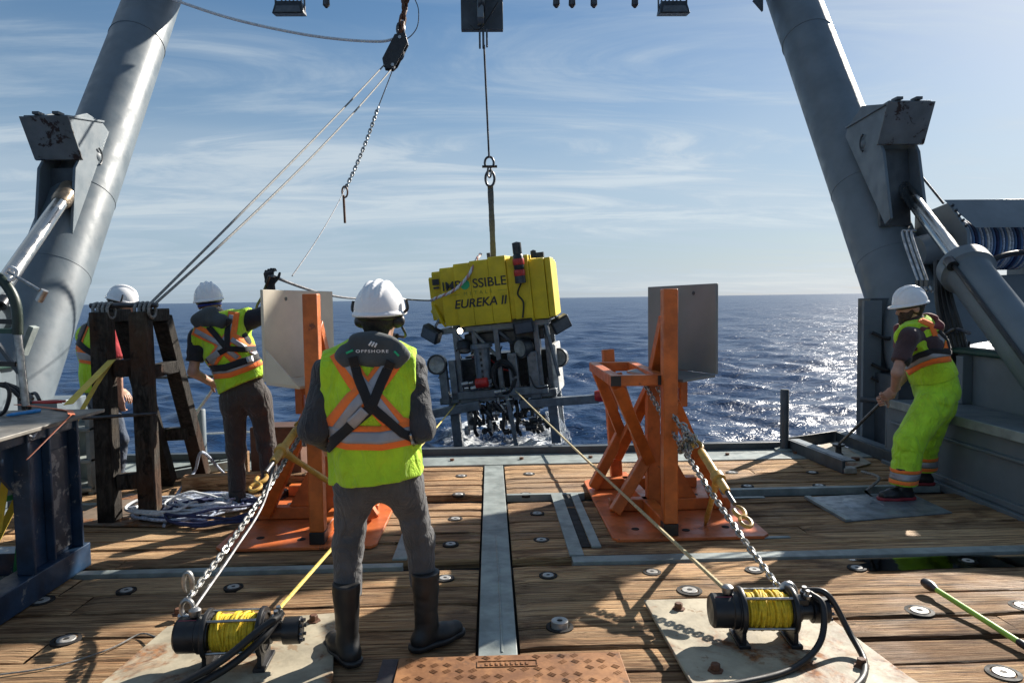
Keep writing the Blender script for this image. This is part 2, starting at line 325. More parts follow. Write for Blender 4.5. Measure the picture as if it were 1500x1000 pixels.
# ------------------------------------------------------------------ sea
SEA = -0.82
ROV = V(0.10, 13.0, SEA)
def sea():
    fine = np.arange(-48, 48.01, .13); coarse = np.arange(50, 310.1, 2.0); ang = np.radians(np.concatenate([fine, coarse]))
    rad = [3.0]
    while rad[-1] < 12000: rad.append(rad[-1]*(1.0115 if rad[-1] < 700 else 1.05))
    rad = np.array(rad); A, Rr = np.meshgrid(ang, rad); x = Rr*np.sin(A); y = Rr*np.cos(A); z = np.full_like(x, SEA)
    sp = Rr*.0115; dx = np.zeros_like(x); dy = np.zeros_like(x); g = np.random.default_rng(11)
    gust = .75 + .35*np.sin(x*.05+y*.021+1)*np.sin(y*.037-x*.013)
    for i in range(84):
        lam = .30*(22/.30)**(i/83.0); th = R(205) + g.normal()*R(38); k = 2*math.pi/lam
        a = (.0100*lam**.93 if lam < 1.0 else .0100*(lam**.20))*g.uniform(.5, 1.4); kx, ky = math.sin(th)*k, math.cos(th)*k; ph = g.uniform(0, 6.28)
        w = np.clip(lam/(2.6*sp)-.5, 0, 1)*a
        if lam < 4: w = w*gust
        arg = kx*x + ky*y + ph; z += w*np.cos(arg); s = w*.8*np.sin(arg); dx -= s*kx/k; dy -= s*ky/k
    # churned water round the lifted vehicle
    d = np.hypot((x-ROV.x)/1.9, (y-ROV.y)/1.5); ch = np.exp(-d**2)
    z += ch*.05*(np.sin(x*9+y*4)*np.sin(y*11-x*3) + .6*np.sin(x*23+1)*np.sin(y*19))
    x = x+dx; y = y+dy; nr, na = x.shape
    co = np.stack([x, y, z], -1).reshape(-1, 3); i = np.arange(nr-1)[:, None]*na; j = np.arange(na); j2 = (j+1) % na
    q = np.stack([i+j, i+na+j, i+na+j2, i+j2], -1).reshape(-1, 4)
    me = bpy.data.meshes.new('sea'); me.vertices.add(len(co)); me.vertices.foreach_set('co', co.ravel().astype(np.float32))
    me.loops.add(q.size); me.loops.foreach_set('vertex_index', q[:, ::-1].ravel().astype(np.int32)); me.polygons.add(len(q)); me.polygons.foreach_set('loop_start', np.arange(0, q.size, 4, dtype=np.int32))
    me.update(calc_edges=True); me.polygons.foreach_set('use_smooth', [True]*len(q))
    t = NT('sea_water'); ob = t.tc.outputs['Object']
    b = t.bump(t.noise(5.5, 4, .6, .5, ob, (1, 1.35, 1)), .55, .035); b = t.bump(t.noise(1.3, 5, .65, .3, ob, (1, 1.5, 1)), .6, .22, b); b = t.bump(t.noise(.22, 4, .6, .2, ob, (1, 1.6, 1)), .5, .8, b)
    vd = t.new('ShaderNodeVectorMath', operation='SUBTRACT'); t.L.new(ob, vd.inputs[0]); vd.inputs[1].default_value = (ROV.x+.15, ROV.y+.1, SEA)
    vs = t.new('ShaderNodeVectorMath', operation='MULTIPLY'); t.L.new(vd.outputs[0], vs.inputs[0]); vs.inputs[1].default_value = (1/2.6, 1/2.3, 0)
    ln = t.new('ShaderNodeVectorMath', operation='LENGTH'); t.L.new(vs.outputs[0], ln.inputs[0])
    near = t.ramp(ln.outputs['Value'], .15, .85, 1, 0); ring = t.ramp(ln.outputs['Value'], .1, .45, .55, 1)
    fm = t.noise(5.0, 9, .72, 1.0, ob); fo = t.ramp(t.math('MULTIPLY', t.math('MULTIPLY', near, ring), t.math('ADD', fm, .22)), .40, .62)
    cap = t.ramp(t.math('MULTIPLY', t.noise(.16, 2, .5, 0, ob, (1, 2.2, 1)), t.noise(2.1, 8, .75, 1.2, ob, (1, 2.2, 1))), .475, .54); fo = t.math('MAXIMUM', fo, cap)
    c = t.mix(fo, (.004, .024, .075), (.70, .74, .76)); rg = t.math('ADD', t.math('MULTIPLY', fo, .55), .30)
    t.set(col=c, rough=rg, nrm=b, ior=1.33); me.materials.append(t.m)
    tag(link('sea', me), kind='structure')
sea()
# ------------------------------------------------------------------ hull and deck
def hull():
    m = MB(); m.box((0, 1.0, -.50), (11.4, 13.4, .80)); m.box((0, -3, -1.6), (10.6, 9, 1.5))
    o = m.build('ship_hull', grey_dk); tag(o, kind='structure')
hull()
deck = MB().box((0, 2.85, -.075), (10.6, 9.6, .04)).build('timber_deck', M('deck_steel_bed', (.012, .010, .009), .9)); tag(deck, kind='structure')
def plank(x0, x1, y0, y1):
    nx = max(4, int((x1-x0)/.09)); ny = 7; g = .0055
    ph = rng.uniform(0, 50, 8); top = rng.normal()*.0025; tilt = rng.normal()*.006; vs = []; fs = []
    ys = np.array([0, .03, .12, .5, .88, .97, 1.0])
    for i in range(nx+1):
        x = x0+g*.5 + (x1-x0-g)*i/nx
        wob0 = .003*math.sin(x*2.3+ph[0])+.002*math.sin(x*7.1+ph[1]); wob1 = .003*math.sin(x*2.6+ph[2])+.002*math.sin(x*6.3+ph[3])
        for j in range(ny):
            a = y0+g+max(0, wob0); b = y1-g-max(0, wob1); y = a+(b-a)*ys[j]
            z = top + tilt*(ys[j]-.5) + .0025*math.sin(x*3.1+ph[4])*math.sin(y*13+ph[5])
            if j in (0, ny-1): z -= .011+.005*math.sin(x*9+ph[6])
            if j in (1, ny-2): z -= .002
            if i in (0, nx): z -= .006
            vs.append((x, y, z))
    for i in range(nx):
        for j in range(ny-1): a = i*ny+j; fs.append((a, a+ny, a+ny+1, a+1))
    n = len(vs); b = [i*ny for i in range(nx+1)] + [i*ny+ny-1 for i in range(nx, -1, -1)]
    for k in b: vs.append((vs[k][0], vs[k][1], -.055))
    for k in range(len(b)): k2 = (k+1) % len(b); fs.append((b[k], b[k2], n+k2, n+k))
    m = MB(); m.add(vs, fs); return m.build('plank', plank_m, deck, smooth=50)
rows = []
y = 4.42
while y > -1.6:
    w = random.choice((.235, .26, .28, .30, .32)); rows.append((y-w, y)); y -= w
y = 4.545
while y < 5.80: w = random.choice((.17, .19, .21, .23)); y2 = min(y+w, 6.0) if y+w < 5.86 else 6.0; rows.append((y, y2)); y = y2
y = 6.075
while y < 7.0: w = random.choice((.165, .18, .20)); y2 = y+w if y+w < 6.98 else 7.14; rows.append((y, y2)); y = y2
for (a, b) in rows:
    for s0, s1 in ((-3.95, -.095), (.115, 3.95)):
        cuts = [s0]
        if b > 2.2:
            x = s0 + random.uniform(1.0, 4.5)
            while x < s1-.9: cuts.append(x); x += random.uniform(2.2, 3.6)
        cuts.append(s1)
        for p, q in zip(cuts, cuts[1:]): plank(p, q, a, b)
def flat(name, poly, z0, z1, mat, parent, bevel=.003):
    return MB().prism([V(x, y, z0) for x, y in poly], (0, 0, z1-z0)).build(name, mat, parent, bevel=bevel)
def rect(x0, x1, y0, y1): return [(x0, y0), (x1, y0), (x1, y1), (x0, y1)]
flat('steel_strip', rect(-.083, .102, 3.27, 5.1), -.05, .010, grey_lt, deck)
flat('steel_strip', rect(-.083, .102, 5.103, 7.13), -.05, .009, grey_lt, deck)
MB().tube([(.030, 3.3, .010), (.028, 4.2, .0105), (.012, 5.0, .010)], .006, 6).build('weld_bead', grey_lt, deck)
flat('steel_strip', rect(-.083, .102, -1.5, 3.26), -.05, .006, grey_lt, deck)
flat('steel_strip', rect(.50, 3.95, 4.43, 4.535), -.05, .012, grey_lt, deck)
flat('steel_strip', rect(-3.95, -.58, 4.43, 4.50), -.05, .010, grey_lt, deck)
flat('steel_strip', rect(.115, .78, 6.015, 6.065), -.05, .010, grey_lt, deck)
flat('steel_strip', rect(1.7, 3.95, 6.01, 6.07), -.05, .014, grey_lt, deck)
flat('steel_strip', rect(-3.95, -1.85, 6.01, 6.07), -.05, .010, grey_lt, deck)
flat('steel_strip', rect(.49, .585, 4.55, 6.02), 0, .014, grey_lt, deck)
flat('steel_strip', rect(.655, .72, 4.70, 6.02), 0, .016, grey_lt, deck)
flat('track_slot', rect(.588, .652, 4.72, 6.0), 0, .006, hole, deck)
flat('steel_strip', rect(-.66, -.565, 4.56, 6.02), 0, .014, grey_lt, deck)
flat('steel_strip', rect(1.72, 2.05, 4.80, 4.835), 0, .010, grey_lt, deck)
flat('steel_strip', rect(1.9, 2.25, 5.78, 5.82), 0, .010, grey_lt, deck)
# stern margin plate, coaming, posts
flat('stern_plate', rect(-3.95, 3.95, 7.15, 7.60), -.06, .012, grey_lt, deck)
flat('stern_coaming', rect(-3.95, 3.13, 7.605, 7.70), -.06, .085, grey_dk, deck, .006)
def plug(x, y, r=.075, z=.006, raised=0.0):  # flat black ring drawn for the shade of a bolt recess
    m = MB(); m.lathe([(r, z-.02), (r, z), (r*.72, z+.001)], (x, y, 0), (0, 0, 1), 20)
    o = m.build('bolt_plug', hole, deck); w = MB(); rr = r*.62
    w.lathe([(rr, z-.01), (rr, z+.001+raised), (rr*.95, z+.003+raised), (rr*.36, z+.003+raised), (rr*.33, z-.001+raised)], (x, y, 0), (0, 0, 1), 20)
    w.mi = 1; w.lathe([(rr*.33, z+.0015+raised), (.0005, z+.0015+raised)], (x, y, 0), (0, 0, 1), 12)
    w.build('washer', [washer, hole], o)
for px, py in ((1347, 895), (1470, 986), (1255, 832), (1105, 835), (955, 838), (803, 843), (793, 791), (787, 752), (660, 797), (667, 760), (672, 724), (652, 847), (97, 937), (185, 865), (342, 860),
               (1095, 712), (1200, 711), (1072, 692), (1418, 822), (1500, 888), (770, 724), (775, 694), (676, 697), (60, 880), (240, 735), (1010, 865), (1190, 692), (880, 690)):
    g = G(px, py); plug(g.x, g.y, .072 if g.y < 4.15 else .056)
g = G(820, 918); plug(g.x, g.y, .07, raised=.028)
for i in range(9): plug(-3.4+i*.85, 2.0); plug(-3.2+i*.85, .4)
for i in range(10):
    x = -3.3+i*.72; MB().cyl((x, 7.36, .01), (x, 7.36, .034), .022, n=6).build('deck_bolt', M('rusty_bolt', (.12, .05, .025), .7) if i == 0 else bpy.data.materials['rusty_bolt'], deck)
rusty = bpy.data.materials['rusty_bolt']
# hatch plate in the deck beside the crewman in lime trousers
hp = [G(1178, 730), G(1238, 765), G(1395, 752), G(1330, 722)]
flat('hatch_plate', [(p.x, p.y) for p in hp], 0, .012, M('swirled_deck_plate', (.20, .23, .25), .4, .3, var=.35, scale=9), deck)
def off(p, q, w):
    d = (q-p).normalized(); n = V(-d.y, d.x, 0)*w; return [(p.x, p.y), (q.x, q.y), ((q+n).x, (q+n).y), ((p+n).x, (p+n).y)]
flat('hatch_edge', off(hp[0], hp[1], .05), .013, .026, grey_lt, deck)
c = (hp[0]+hp[1]+hp[2]+hp[3])/4
MB().lathe([(.25, .012), (.24, .016), (.05, .017), (.045, .010), (.0005, .010)], (c.x, c.y, 0), (0, 0, 1), 32).build('hatch_cover', bpy.data.materials['swirled_deck_plate'], deck)
def puddle(pts, z, name='puddle'):
    t = bpy.data.materials.get('standing_water')
    if not t:
        q = NT('standing_water'); q.bsdf.inputs['Base Color'].default_value = (.9, .95, .92, 1); tr = q.new('ShaderNodeBsdfTransparent'); tr.inputs[0].default_value = (.8, .8, .77, 1)
        gl = q.new('ShaderNodeBsdfGlossy'); gl.inputs['Roughness'].default_value = .03; fr = q.new('ShaderNodeFresnel'); fr.inputs['IOR'].default_value = 1.45
        mx = q.new('ShaderNodeMixShader'); q.L.new(fr.outputs[0], mx.inputs[0]); q.L.new(tr.outputs[0], mx.inputs[1]); q.L.new(gl.outputs[0], mx.inputs[2])
        nb = q.bump(q.noise(9, 2), .06, .01); q.L.new(nb, gl.inputs['Normal']); q.L.new(mx.outputs[0], q.N['Material Output'].inputs['Surface']); t = q.m
    o = MB().prism([V(p.x, p.y, z) for p in pts], (0, 0, .002)).build(name, t, smooth=0); tag(o, kind='structure')
def blob(x0, x1, y0, y1, n=40, seed=1):
    r = random.Random(seed); cx, cy = (x0+x1)/2, (y0+y1)/2; out = []
    for i in range(n):
        t = 2*math.pi*i/n; k = 1+.10*math.sin(3*t+seed)+.08*math.sin(7*t+2*seed)+r.uniform(-.05, .05)
        out.append(V(cx+(x1-cx)*math.copysign(abs(math.cos(t))**.6, math.cos(t))*k, cy+(y1-cy)*math.copysign(abs(math.sin(t))**.7, math.sin(t))*k, 0))
    return out
puddle(blob(2.2, 3.5, 4.17, 4.38, seed=2), .006)
# ------------------------------------------------------------------ bulwarks
def bulwark(s, label):
    X = lambda a: s*a-.03
    t = thing('bulwark', label, 'bulwark', (X(4.2), 3, 0))
    def bx(name, x0, x1, y0, y1, z0, z1, mat, bev=.006):
        MB().box(((X(x0)+X(x1))/2, (y0+y1)/2, (z0+z1)/2), (abs(x1-x0), y1-y0, z1-z0)).build(name, mat, t, bevel=bev)
    bx('inner_wall', 3.98, 4.02, -1.7, 7.0, -.06, .58, grey); bx('kick_flange', 3.90, 3.978, -1.7, 6.95, -.04, .03, grey)
    bx('kick_flange', 3.94, 3.978, -1.7, 6.95, .033, .085, grey)
    bx('mid_flange', 3.945, 3.978, -1.7, 6.9, .40, .425, grey)
    bx('ledge', 3.95, 4.59, -1.7, 7.0, .583, .615, grey); bx('ledge_lip', 3.93, 3.948, -1.7, 7.0, .56, .64, grey_lt)
    bx('outer_wall', 4.60, 4.64, -1.7, 7.1, -.06, 1.08, grey); bx('cap_rail', 4.54, 4.74, -1.7, 7.1, 1.083, 1.14, green_dk, .02)
    for i in range(9): y = -1.2+i*.98; bx('stiffener', 4.50, 4.598, y, y+.03 if i % 2 else y+.10, .617, 1.07, grey)
    bx('end_plate', 3.98, 4.75, 7.003, 7.03, -.06, .60, grey)
    for i in range(5): y = .2+i*1.5; bx('wall_rib', 3.95, 3.978, y, y+.03, .088, .398, grey)
    return t
bulwark(1, 'grey steel bulwark with a stepped ledge behind the crewman in lime trousers')
bulwark(-1, 'grey steel bulwark behind the navy blue workbench')
# ------------------------------------------------------------------ A-frame
LX = {1: 4.75, -1: -5.0}
AX0 = V(0, 7.70, .95); AXD = V(0, .555, .832)
def leg_pt(s, z): return V(LX[s], AX0.y + AXD.y/AXD.z*(z-AX0.z), z)
af = thing('a_frame', 'huge grey tubular gantry leaning out over the stern', 'gantry', (0, 7.70, .95))
def aframe():
    for s in (1, -1):
        a, b = leg_pt(s, .62), leg_pt(s, 7.2); lg = MB().cyl(a, b, .375, .365, n=64).build('leg', grey, af)
        d = AXD
        for z_ in (2.05, 3.0, 5.4): MB().lathe([(.365, -.012), (.376, -.005), (.376, .005), (.365, .012)], leg_pt(s, z_), d, 64).build('weld_bead', grey, lg)
        n = V(0, -d.z, d.y)
        # cylinder bracket: two cheeks, front hood plate, lug
        xin = LX[s]-s*.25; xout = LX[s]+s*.19
        if s < 0: pp = [(97, 173), (128, 166), (151, 181), (176, 216), (119, 359), (106, 351), (111, 246), (118, 232)]
        else: pp = [(1303, 152), (1262, 155), (1240, 190), (1238, 200), (1296, 329), (1304, 320), (1293, 222), (1288, 210)]
        poly = [PX(px, py, xin) for px, py in pp]
        # push the plate's rear corners into the leg
        m = MB(); m.prism(poly, (s*.035, 0, 0)); m.prism([p+V(s*.405, 0, 0) for p in poly], (s*.035, 0, 0)); cheek = m.build('cylinder_bracket', grey, af, bevel=.006)
        p0, p7 = poly[0], poly[-1]
        q = [V(xin-s*.05, p0.y-.03, p0.z), V(xout+s*.05, p0.y-.03, p0.z), V(xout+s*.05, p7.y-.03, p7.z-.03), V(xin-s*.05, p7.y-.03, p7.z-.03)]
        MB().prism(q, (0, -.03, .008)).build('hood_plate', M('stained_hood_plate', (.15, .17, .18), .45, var=.3, scale=2.2, wear=((.035, .018, .012), .52)) if s > 0 else bpy.data.materials['stained_hood_plate'], cheek, bevel=.004)
        top = [V(xin-s*.02, p0.y-.02, p0.z+.005), V(xout+s*.02, p0.y-.02, p0.z+.005), V(xout+s*.02, poly[2].y, poly[2].z+.01), V(xin-s*.02, poly[2].y, poly[2].z+.01)]
        MB().prism(top, (0, 0, .025)).build('hood_top', grey, cheek, bevel=.004)
        for k in (.08, .30): MB().box((xin+s*k, p0.y-.01, p0.z+.045), (.07, .12, .03)).build('lifting_pad', grey_dk, cheek)
        f = (poly[5]+poly[6])/2
        MB().beam(V(xin+s*.04, f.y+.25, f.z), V(xout-s*.04, f.y+.25, f.z), .05, .9, up=(0, .1, 1)).build('back_plate', grey_dk, cheek)
        pin = (poly[3]+poly[6])/2
        MB().lathe([(.0005, -.03), (.06, -.03), (.06, 0), (.035, .02), (.0005, .02)], V(xin, pin.y, pin.z), (-s, 0, 0), 24).build('pin_cap', grey, cheek)
        MB().tube([V(xin-s*.02, pin.y-.05+.08*math.sin(t), pin.z+.10*math.cos(t)) for t in np.linspace(.2, 2.9, 9)], .012, 6).build('keeper', grey_dk, cheek)
        # pedestal the leg stands on
        if s > 0:
            ped = MB(); c0 = P(1262, 655, 7.7); ped.box((4.80, 7.62, .35), (1.05, .5, .9)); ped.box((4.45, 8.02, .75), (.42, .28, 1.75)); o = ped.build('pedestal', grey_dk, af, bevel=.008)
            MB().beam((4.24, 7.85, -.05), (4.24, 7.85, 1.6), .05, .2, up=(1, 0, 0)).build('pedestal_flange', grey, o)
            MB().cyl((4.05, 7.70, .52), (4.6, 7.30, .50), .03).build('pedestal_rail', grey_dk, o)
            for z in (.75, .9, 1.25): MB().tube(curve_pts([(4.22, 7.80, z), (4.36, 7.74, z-.07), (4.5, 7.78, z-.02), (4.6, 7.76, z-.05)], 6), .022, 6).build('cable_loop', rubber, o)
        else:
            ped = MB(); ped.box((-5.0, 7.62, .30), (1.2, .55, .8)); o = ped.build('pedestal', grey, af, bevel=.008)
            ped = MB(); 
            for z in (.05, .30, .58): ped.box((-3.72, 6.55, z), (.34, .40, .03))
            for x in (-3.87, -3.57): ped.beam((x, 6.42, 0), (x, 6.42, .72), .04, .09, up=(0, 1, 0))
            ped.box((-3.72, 6.72, .36), (.30, .03, .7)); ped.build('mooring_bracket', grey_lt, o, bevel=.005)
            bl = MB(); bl.beam(PX(20, 480, -4.25)+V(0, 0, 0), PX(48, 480, -4.25)+V(0, .1, 0), .02); 
            m = MB(); m.beam(P(33, 520, 7.15), P(50, 478, 7.15), .05, .10, up=(0, 1, 0)); m.build('step_bracket', grey_lt, af, bevel=.004)
    zt = 7.0; yt = leg_pt(1, zt).y
    MB().cyl((LX[-1], yt, zt), (LX[1], yt, zt), .40, n=40).build('cross_beam', grey, af)
    MB().cyl((LX[-1], yt-.35, 6.46), (LX[1], yt-.35, 6.46), .018, n=8).build('conduit', steel_dk, af)
    # small gusset below the beam and sensor clamps along the conduit
    o = MB().prism([P(1104, 0, 11.2), P(1118, 16, 11.2), P(1118, -20, 11.2)], (0, .06, 0)).build('gusset', grey_dk, af)
    for px in (815, 870, 930, 838, 478):
        c = P(px, 6, 11.35); MB().lathe([(.02, .10), (.05, .08), (.055, -.02), (.02, -.06)], c, (0, 0, 1), 10).build('clamp', steel_dk, af)
    # fittings and hydraulic pipes on the leg by the crewman
    for i in range(3):
        a = PX(1322+i*7, 345, 4.15); b = PX(1346+i*7, 415, 4.10); MB().tube(curve_pts([PX(1330+i*6, 338, 4.2), a, b, PX(1352+i*7, 428, 4.12)], 6), .012, 6).build('hydraulic_pipe', steel, af)
        MB().box(b, (.05, .05, .06)).build('pipe_clamp', grey_dk, af)
aframe()
# hydraulic luffing cylinders
def seen_x(p):
    d = np.array(p)-CAM; return 750+F_PX*(d@_r)/(d@_f)
def hyd(a, b, px, label):
    a, b = Vector(a), Vector(b); d = (b-a); c = min((abs(seen_x(a.lerp(b, k/400))-px), k) for k in range(400)); c = a.lerp(b, c[1]/400)
    t = thing('hydraulic_cylinder', label, 'hydraulic ram', b, group='hydraulic rams of the gantry')
    MB().cyl(a, c+d*.02, .08, n=32).build('rod', chrome, t)
    rod_eye = MB().lathe([(.0005, -.06), (.105, -.06), (.105, .22), (.085, .28), (.08, .28)], a, d, 32).build('rod_end', M('worn_brass', (.28, .22, .16), .35, .8, var=.4) if not bpy.data.materials.get('worn_brass') else bpy.data.materials['worn_brass'], t)
    br = MB().lathe([(.08, 0), (.21, 0), (.245, .02), (.245, .15), (.21, .17), (.195, .19), (.195, (b-c).length), (.0005, (b-c).length)], c, d, 48).build('barrel', grey, t)
    x, y, z = frame(d)
    k = 1 if a.x > 0 else -1
    MB().tube([c+x*(.19*k)+y*.12+z*(.18+i*.4) for i in range(6)], .02, 8).build('oil_pipe', rubber, br)
    MB().lathe([(.02, -.04), (.055, -.04), (.055, .06), (.02, .06)], c+x*(.2*k)+y*.12+z*.15, d, 12).build('oil_port', steel_dk, br)
    MB().box(b+z*.1, (.5, .35, .5)).build('clevis', grey_dk, t, bevel=.02)
hyd(P(1303, 248, 8.75), P(1640, 689, 4.75), 1410, 'grey hydraulic ram with shiny rod above the crewman in lime trousers')
hyd(P(100, 280, 8.55), P(-190, 700, 5.3), -12, 'hydraulic ram with worn shiny rod above the navy blue workbench')
# spooling winch on the gantry's outboard side
def spool():
    t = thing('rope_winch', 'grey hooded winch with blue rope beyond the hydraulic ram', 'winch', P(1440, 400, 8.4))
    a, b = P(1360, 300, 8.2), P(1474, 297, 8.4); X0, X1 = a.x, b.x; z = a.z; y = 8.0
    MB().prism([V(X0, y-.1, z), V(X1, y-.1, z), V(X1+.16, y-.45, z-.33), V(X0+.12, y-.45, z-.33)], (0, .02, .02)).build('hood', grey, t, bevel=.004)
    for sx, nm in ((X0+.02, 0), (X1+.10, 1)):
        MB().prism([V(sx, y-.12, z-.02), V(sx, y+.5, z-.1), V(sx, y+.5, z-.85), V(sx, y-.5, z-.85), V(sx, y-.45, z-.36)], (.04, 0, 0)).build('side_frame', grey, t, bevel=.004)
        for k in range(5): MB().cyl(V(sx+.02, y-.15-.06*k, z-.07-.06*k), V(sx+.02, y-.19-.06*k, z-.05-.06*k), .014, n=6).build('bolt', steel_dk, t)
    m = MB(); m.cyl((X0+.06, y+.05, z-.48), (X1+.10, y+.05, z-.48), .24, n=32); dr = m.build('drum', steel_dk, t)
    for k in range(22):
        x = X0+.22+k*(X1-X0-.32)/22; MB().lathe([(.25, -.017), (.285, -.008), (.285, .008), (.25, .017)], (x, y+.05, z-.48), (1, 0, 0), 28).build('rope_turn', (bw_rope, blue_rope, white_rope, bpy.data.materials.get('mid_blue_rope') or M('mid_blue_rope', (.08, .16, .32), .7))[(0, 3, 1, 3, 0, 3, 2)[k % 7]], dr)
    MB().prism([V(X0-.5, y, z-.86), V(X1+.5, y-.1, z-.80), V(X1+.35, y-.1, z-1.15), V(X1-.3, y, z-1.55), V(X0-.5, y, z-1.75)], (0, .25, 0)).build('support', grey, t, bevel=.01)
    MB().tube(curve_pts([V(X0+.0, y-.5, z-.82), V(X0+.4, y-.55, z-.62), V(X1-.1, y-.55, z-.62), V(X1+.5, y-.5, z-.72)], 8), .03, 8).build('hose', rubber, t)
    MB().cyl(V(X0-.3, y-.1, z-.55), V(X0-.02, y-.1, z-.5), .16, .18, n=28).build('motor_cover', grey, t)
spool()
def tubething(name, label, cat, pts, r, mat, group=None, n=8):
    o = MB().tube(pts, r, n).build(name, mat); return tag(o, label, cat, group)
tubething('wire_rope', 'thin dark wire passing behind the gantry leg down to the winch', 'wire', [P(1238, 120, 10.5), P(1382, 298, 8.6)], .014, steel_dk)
# bundle of hoses hanging at the bulwark
def hoses():
    t = thing('hose_bundle', 'bundle of black hoses hanging beside the ram behind the crewman', 'hose', P(1400, 560, 6.9))
    for i in range(7):
        dx = i*3.2; z = random.uniform(-4, 4)
        MB().tube(curve_pts([P(1372+dx*.4, 385+z, 7.3), P(1374+dx, 440, 7.0), P(1386+dx*1.3, 500+z, 6.9), P(1398+dx*1.1, 545, 6.9), P(1396+dx*.7, 590, 6.9), P(1402+dx*.3, 640, 7.1)], 8), .022 if i % 2 else .03, 8).build('hose', rubber, t)
    MB().tube(curve_pts([P(1384, 490, 6.85), P(1400, 482, 6.75), P(1420, 488, 6.85)], 6), .018, 6).build('tie', steel_dk, t)
    MB().tube(curve_pts([P(1376, 480, 6.9), P(1366, 520, 6.85), P(1380, 560, 6.9), P(1412, 545, 6.95), P(1420, 500, 6.9)], 8), .01, 6).build('cable', rubber, t)
hoses()
# floodlights under the beam
def flood(px, label):
    c = P(px, 8, 11.4); t = thing('floodlight', label, 'floodlight', c, group='floodlights under the gantry beam')
    m = MB(); m.prism([c+V(-.19, -.12, .02), c+V(.19, -.12, .02), c+V(.24, -.16, -.18), c+V(-.24, -.16, -.18)], (0, .22, .03)); m.build('housing', alu_dk, t, bevel=.01)
    for k in range(6): MB().box(c+V(-.15+.06*k, .10, .02), (.012, .08, .2)).build('fin', alu_dk, t)
    MB().prism([c+V(-.20, -.165, -.165), c+V(.20, -.165, -.165), c+V(.17, -.14, -.06), c+V(-.17, -.14, -.06)], (0, -.006, 0)).build('lens', glass_m, t)
    br = MB(); br.beam(c+V(-.22, .0, -.1), c+V(-.22, .0, .35), .02, .04); br.beam(c+V(.22, 0, -.1), c+V(.22, 0, .35), .02, .04); br.build('yoke', steel_dk, t)
flood(425, 'black floodlight under the beam between the gantry leg and snatch block'); flood(985, 'black floodlight under the beam beyond the central sheave box')
# sheave box and lifting line
def sheave():
    c = P(706, 22, 11.5); t = thing('sheave_box', 'grey sheave box with lifting wire above the yellow vehicle', 'sheave', c)
    MB().box(c+V(0, .1, .10), (.66, .12, .62)).build('back_plate', grey_dk, t, bevel=.006)
    MB().box(c+V(-.02, -.10, .16), (.10, .4, .62)).build('web_plate', grey, t, bevel=.006)
    MB().lathe([(.05, -.05), (.20, -.05), (.17, 0), (.20, .05), (.05, .05)], c+V(.0, -.15, .12), (1, 0, 0), 28).build('pulley', steel_dk, t)
    MB().tube(curve_pts([c+V(-.18, -.1, -.2), c+V(-.1, -.15, -.28), c+V(.02, -.15, -.22), c+V(.25, -.1, .15)], 6), .012, 6).build('cable', rubber, t)
    m = MB(); b = P(708, 58, 11.4); m.box(b, (.035, .10, .26)); m.box(b+V(-.055, 0, .02), (.03, .1, .30)); m.box(b+V(.055, 0, .02), (.03, .1, .26)); m.build('clevis', steel_dk, t, bevel=.006)
    return P(709, 66, 11.4)
HOOK = sheave()
LIFT = P(723, 378, 12.75)                     # sling's lower end at the vehicle
def on_line(py):
    a, b = np.array(HOOK), np.array(LIFT); best = min((abs((437-1050*((a+(b-a)*t)[2]-1.68)/(a+(b-a)*t)[1])-py), t) for t in np.linspace(0, 1, 400)); return Vector(a+(b-a)*best[1])
tubething('lifting_wire', 'dark steel wire hanging from the sheave box to the shackle', 'wire', [HOOK, on_line(234)], .016, steel_dk)
def ring_pts(c, w, h, n=16, ax=V(1, 0, 0)):
    return [Vector(c) + ax*(w*math.cos(2*math.pi*i/n)) + V(0, 0, h*math.sin(2*math.pi*i/n)) for i in range(n)]
c = on_line(241); t = thing('shackle', 'bow shackle on the lifting wire above the oblong ring', 'shackle', c)
MB().tube(ring_pts(c, .075, .10)[-1:]+ring_pts(c, .075, .10)[:10], .02, 8).build('bow', steel_dk, t); MB().cyl(c+V(-.12, 0, -.06), c+V(.13, 0, -.06), .022, n=8).build('pin', steel_dk, t)
MB().tube(ring_pts(c-V(0, 0, .15), .03, .09), .016, 6, True).build('joining_link', steel_dk, t)
c = on_line(264); o = MB().tube(ring_pts(c, .075, .13, 20), .022, 8, True).build('lifting_ring', steel_dk); tag(o, 'oblong steel ring holding the grey lifting sling', 'ring')
def sling():
    a, b = on_line(274), LIFT-V(0, 0, .1); m = MB(); n = 14
    for i in range(n):
        p, q = a.lerp(b, i/n), a.lerp(b, (i+1)/n); w = .055; m.beam(p, q+V(0, 0, -.002), w*(1.75+.1*math.sin(i*1.3)), w*.6, up=(0, 1, 0))
    m.build('sling', M('grey_sling', (.11, .13, .145), .8, var=.25, scale=14), tag(thing('lifting_sling', 'grey webbing sling between the oblong ring and yellow vehicle', 'sling', b)))
sling()
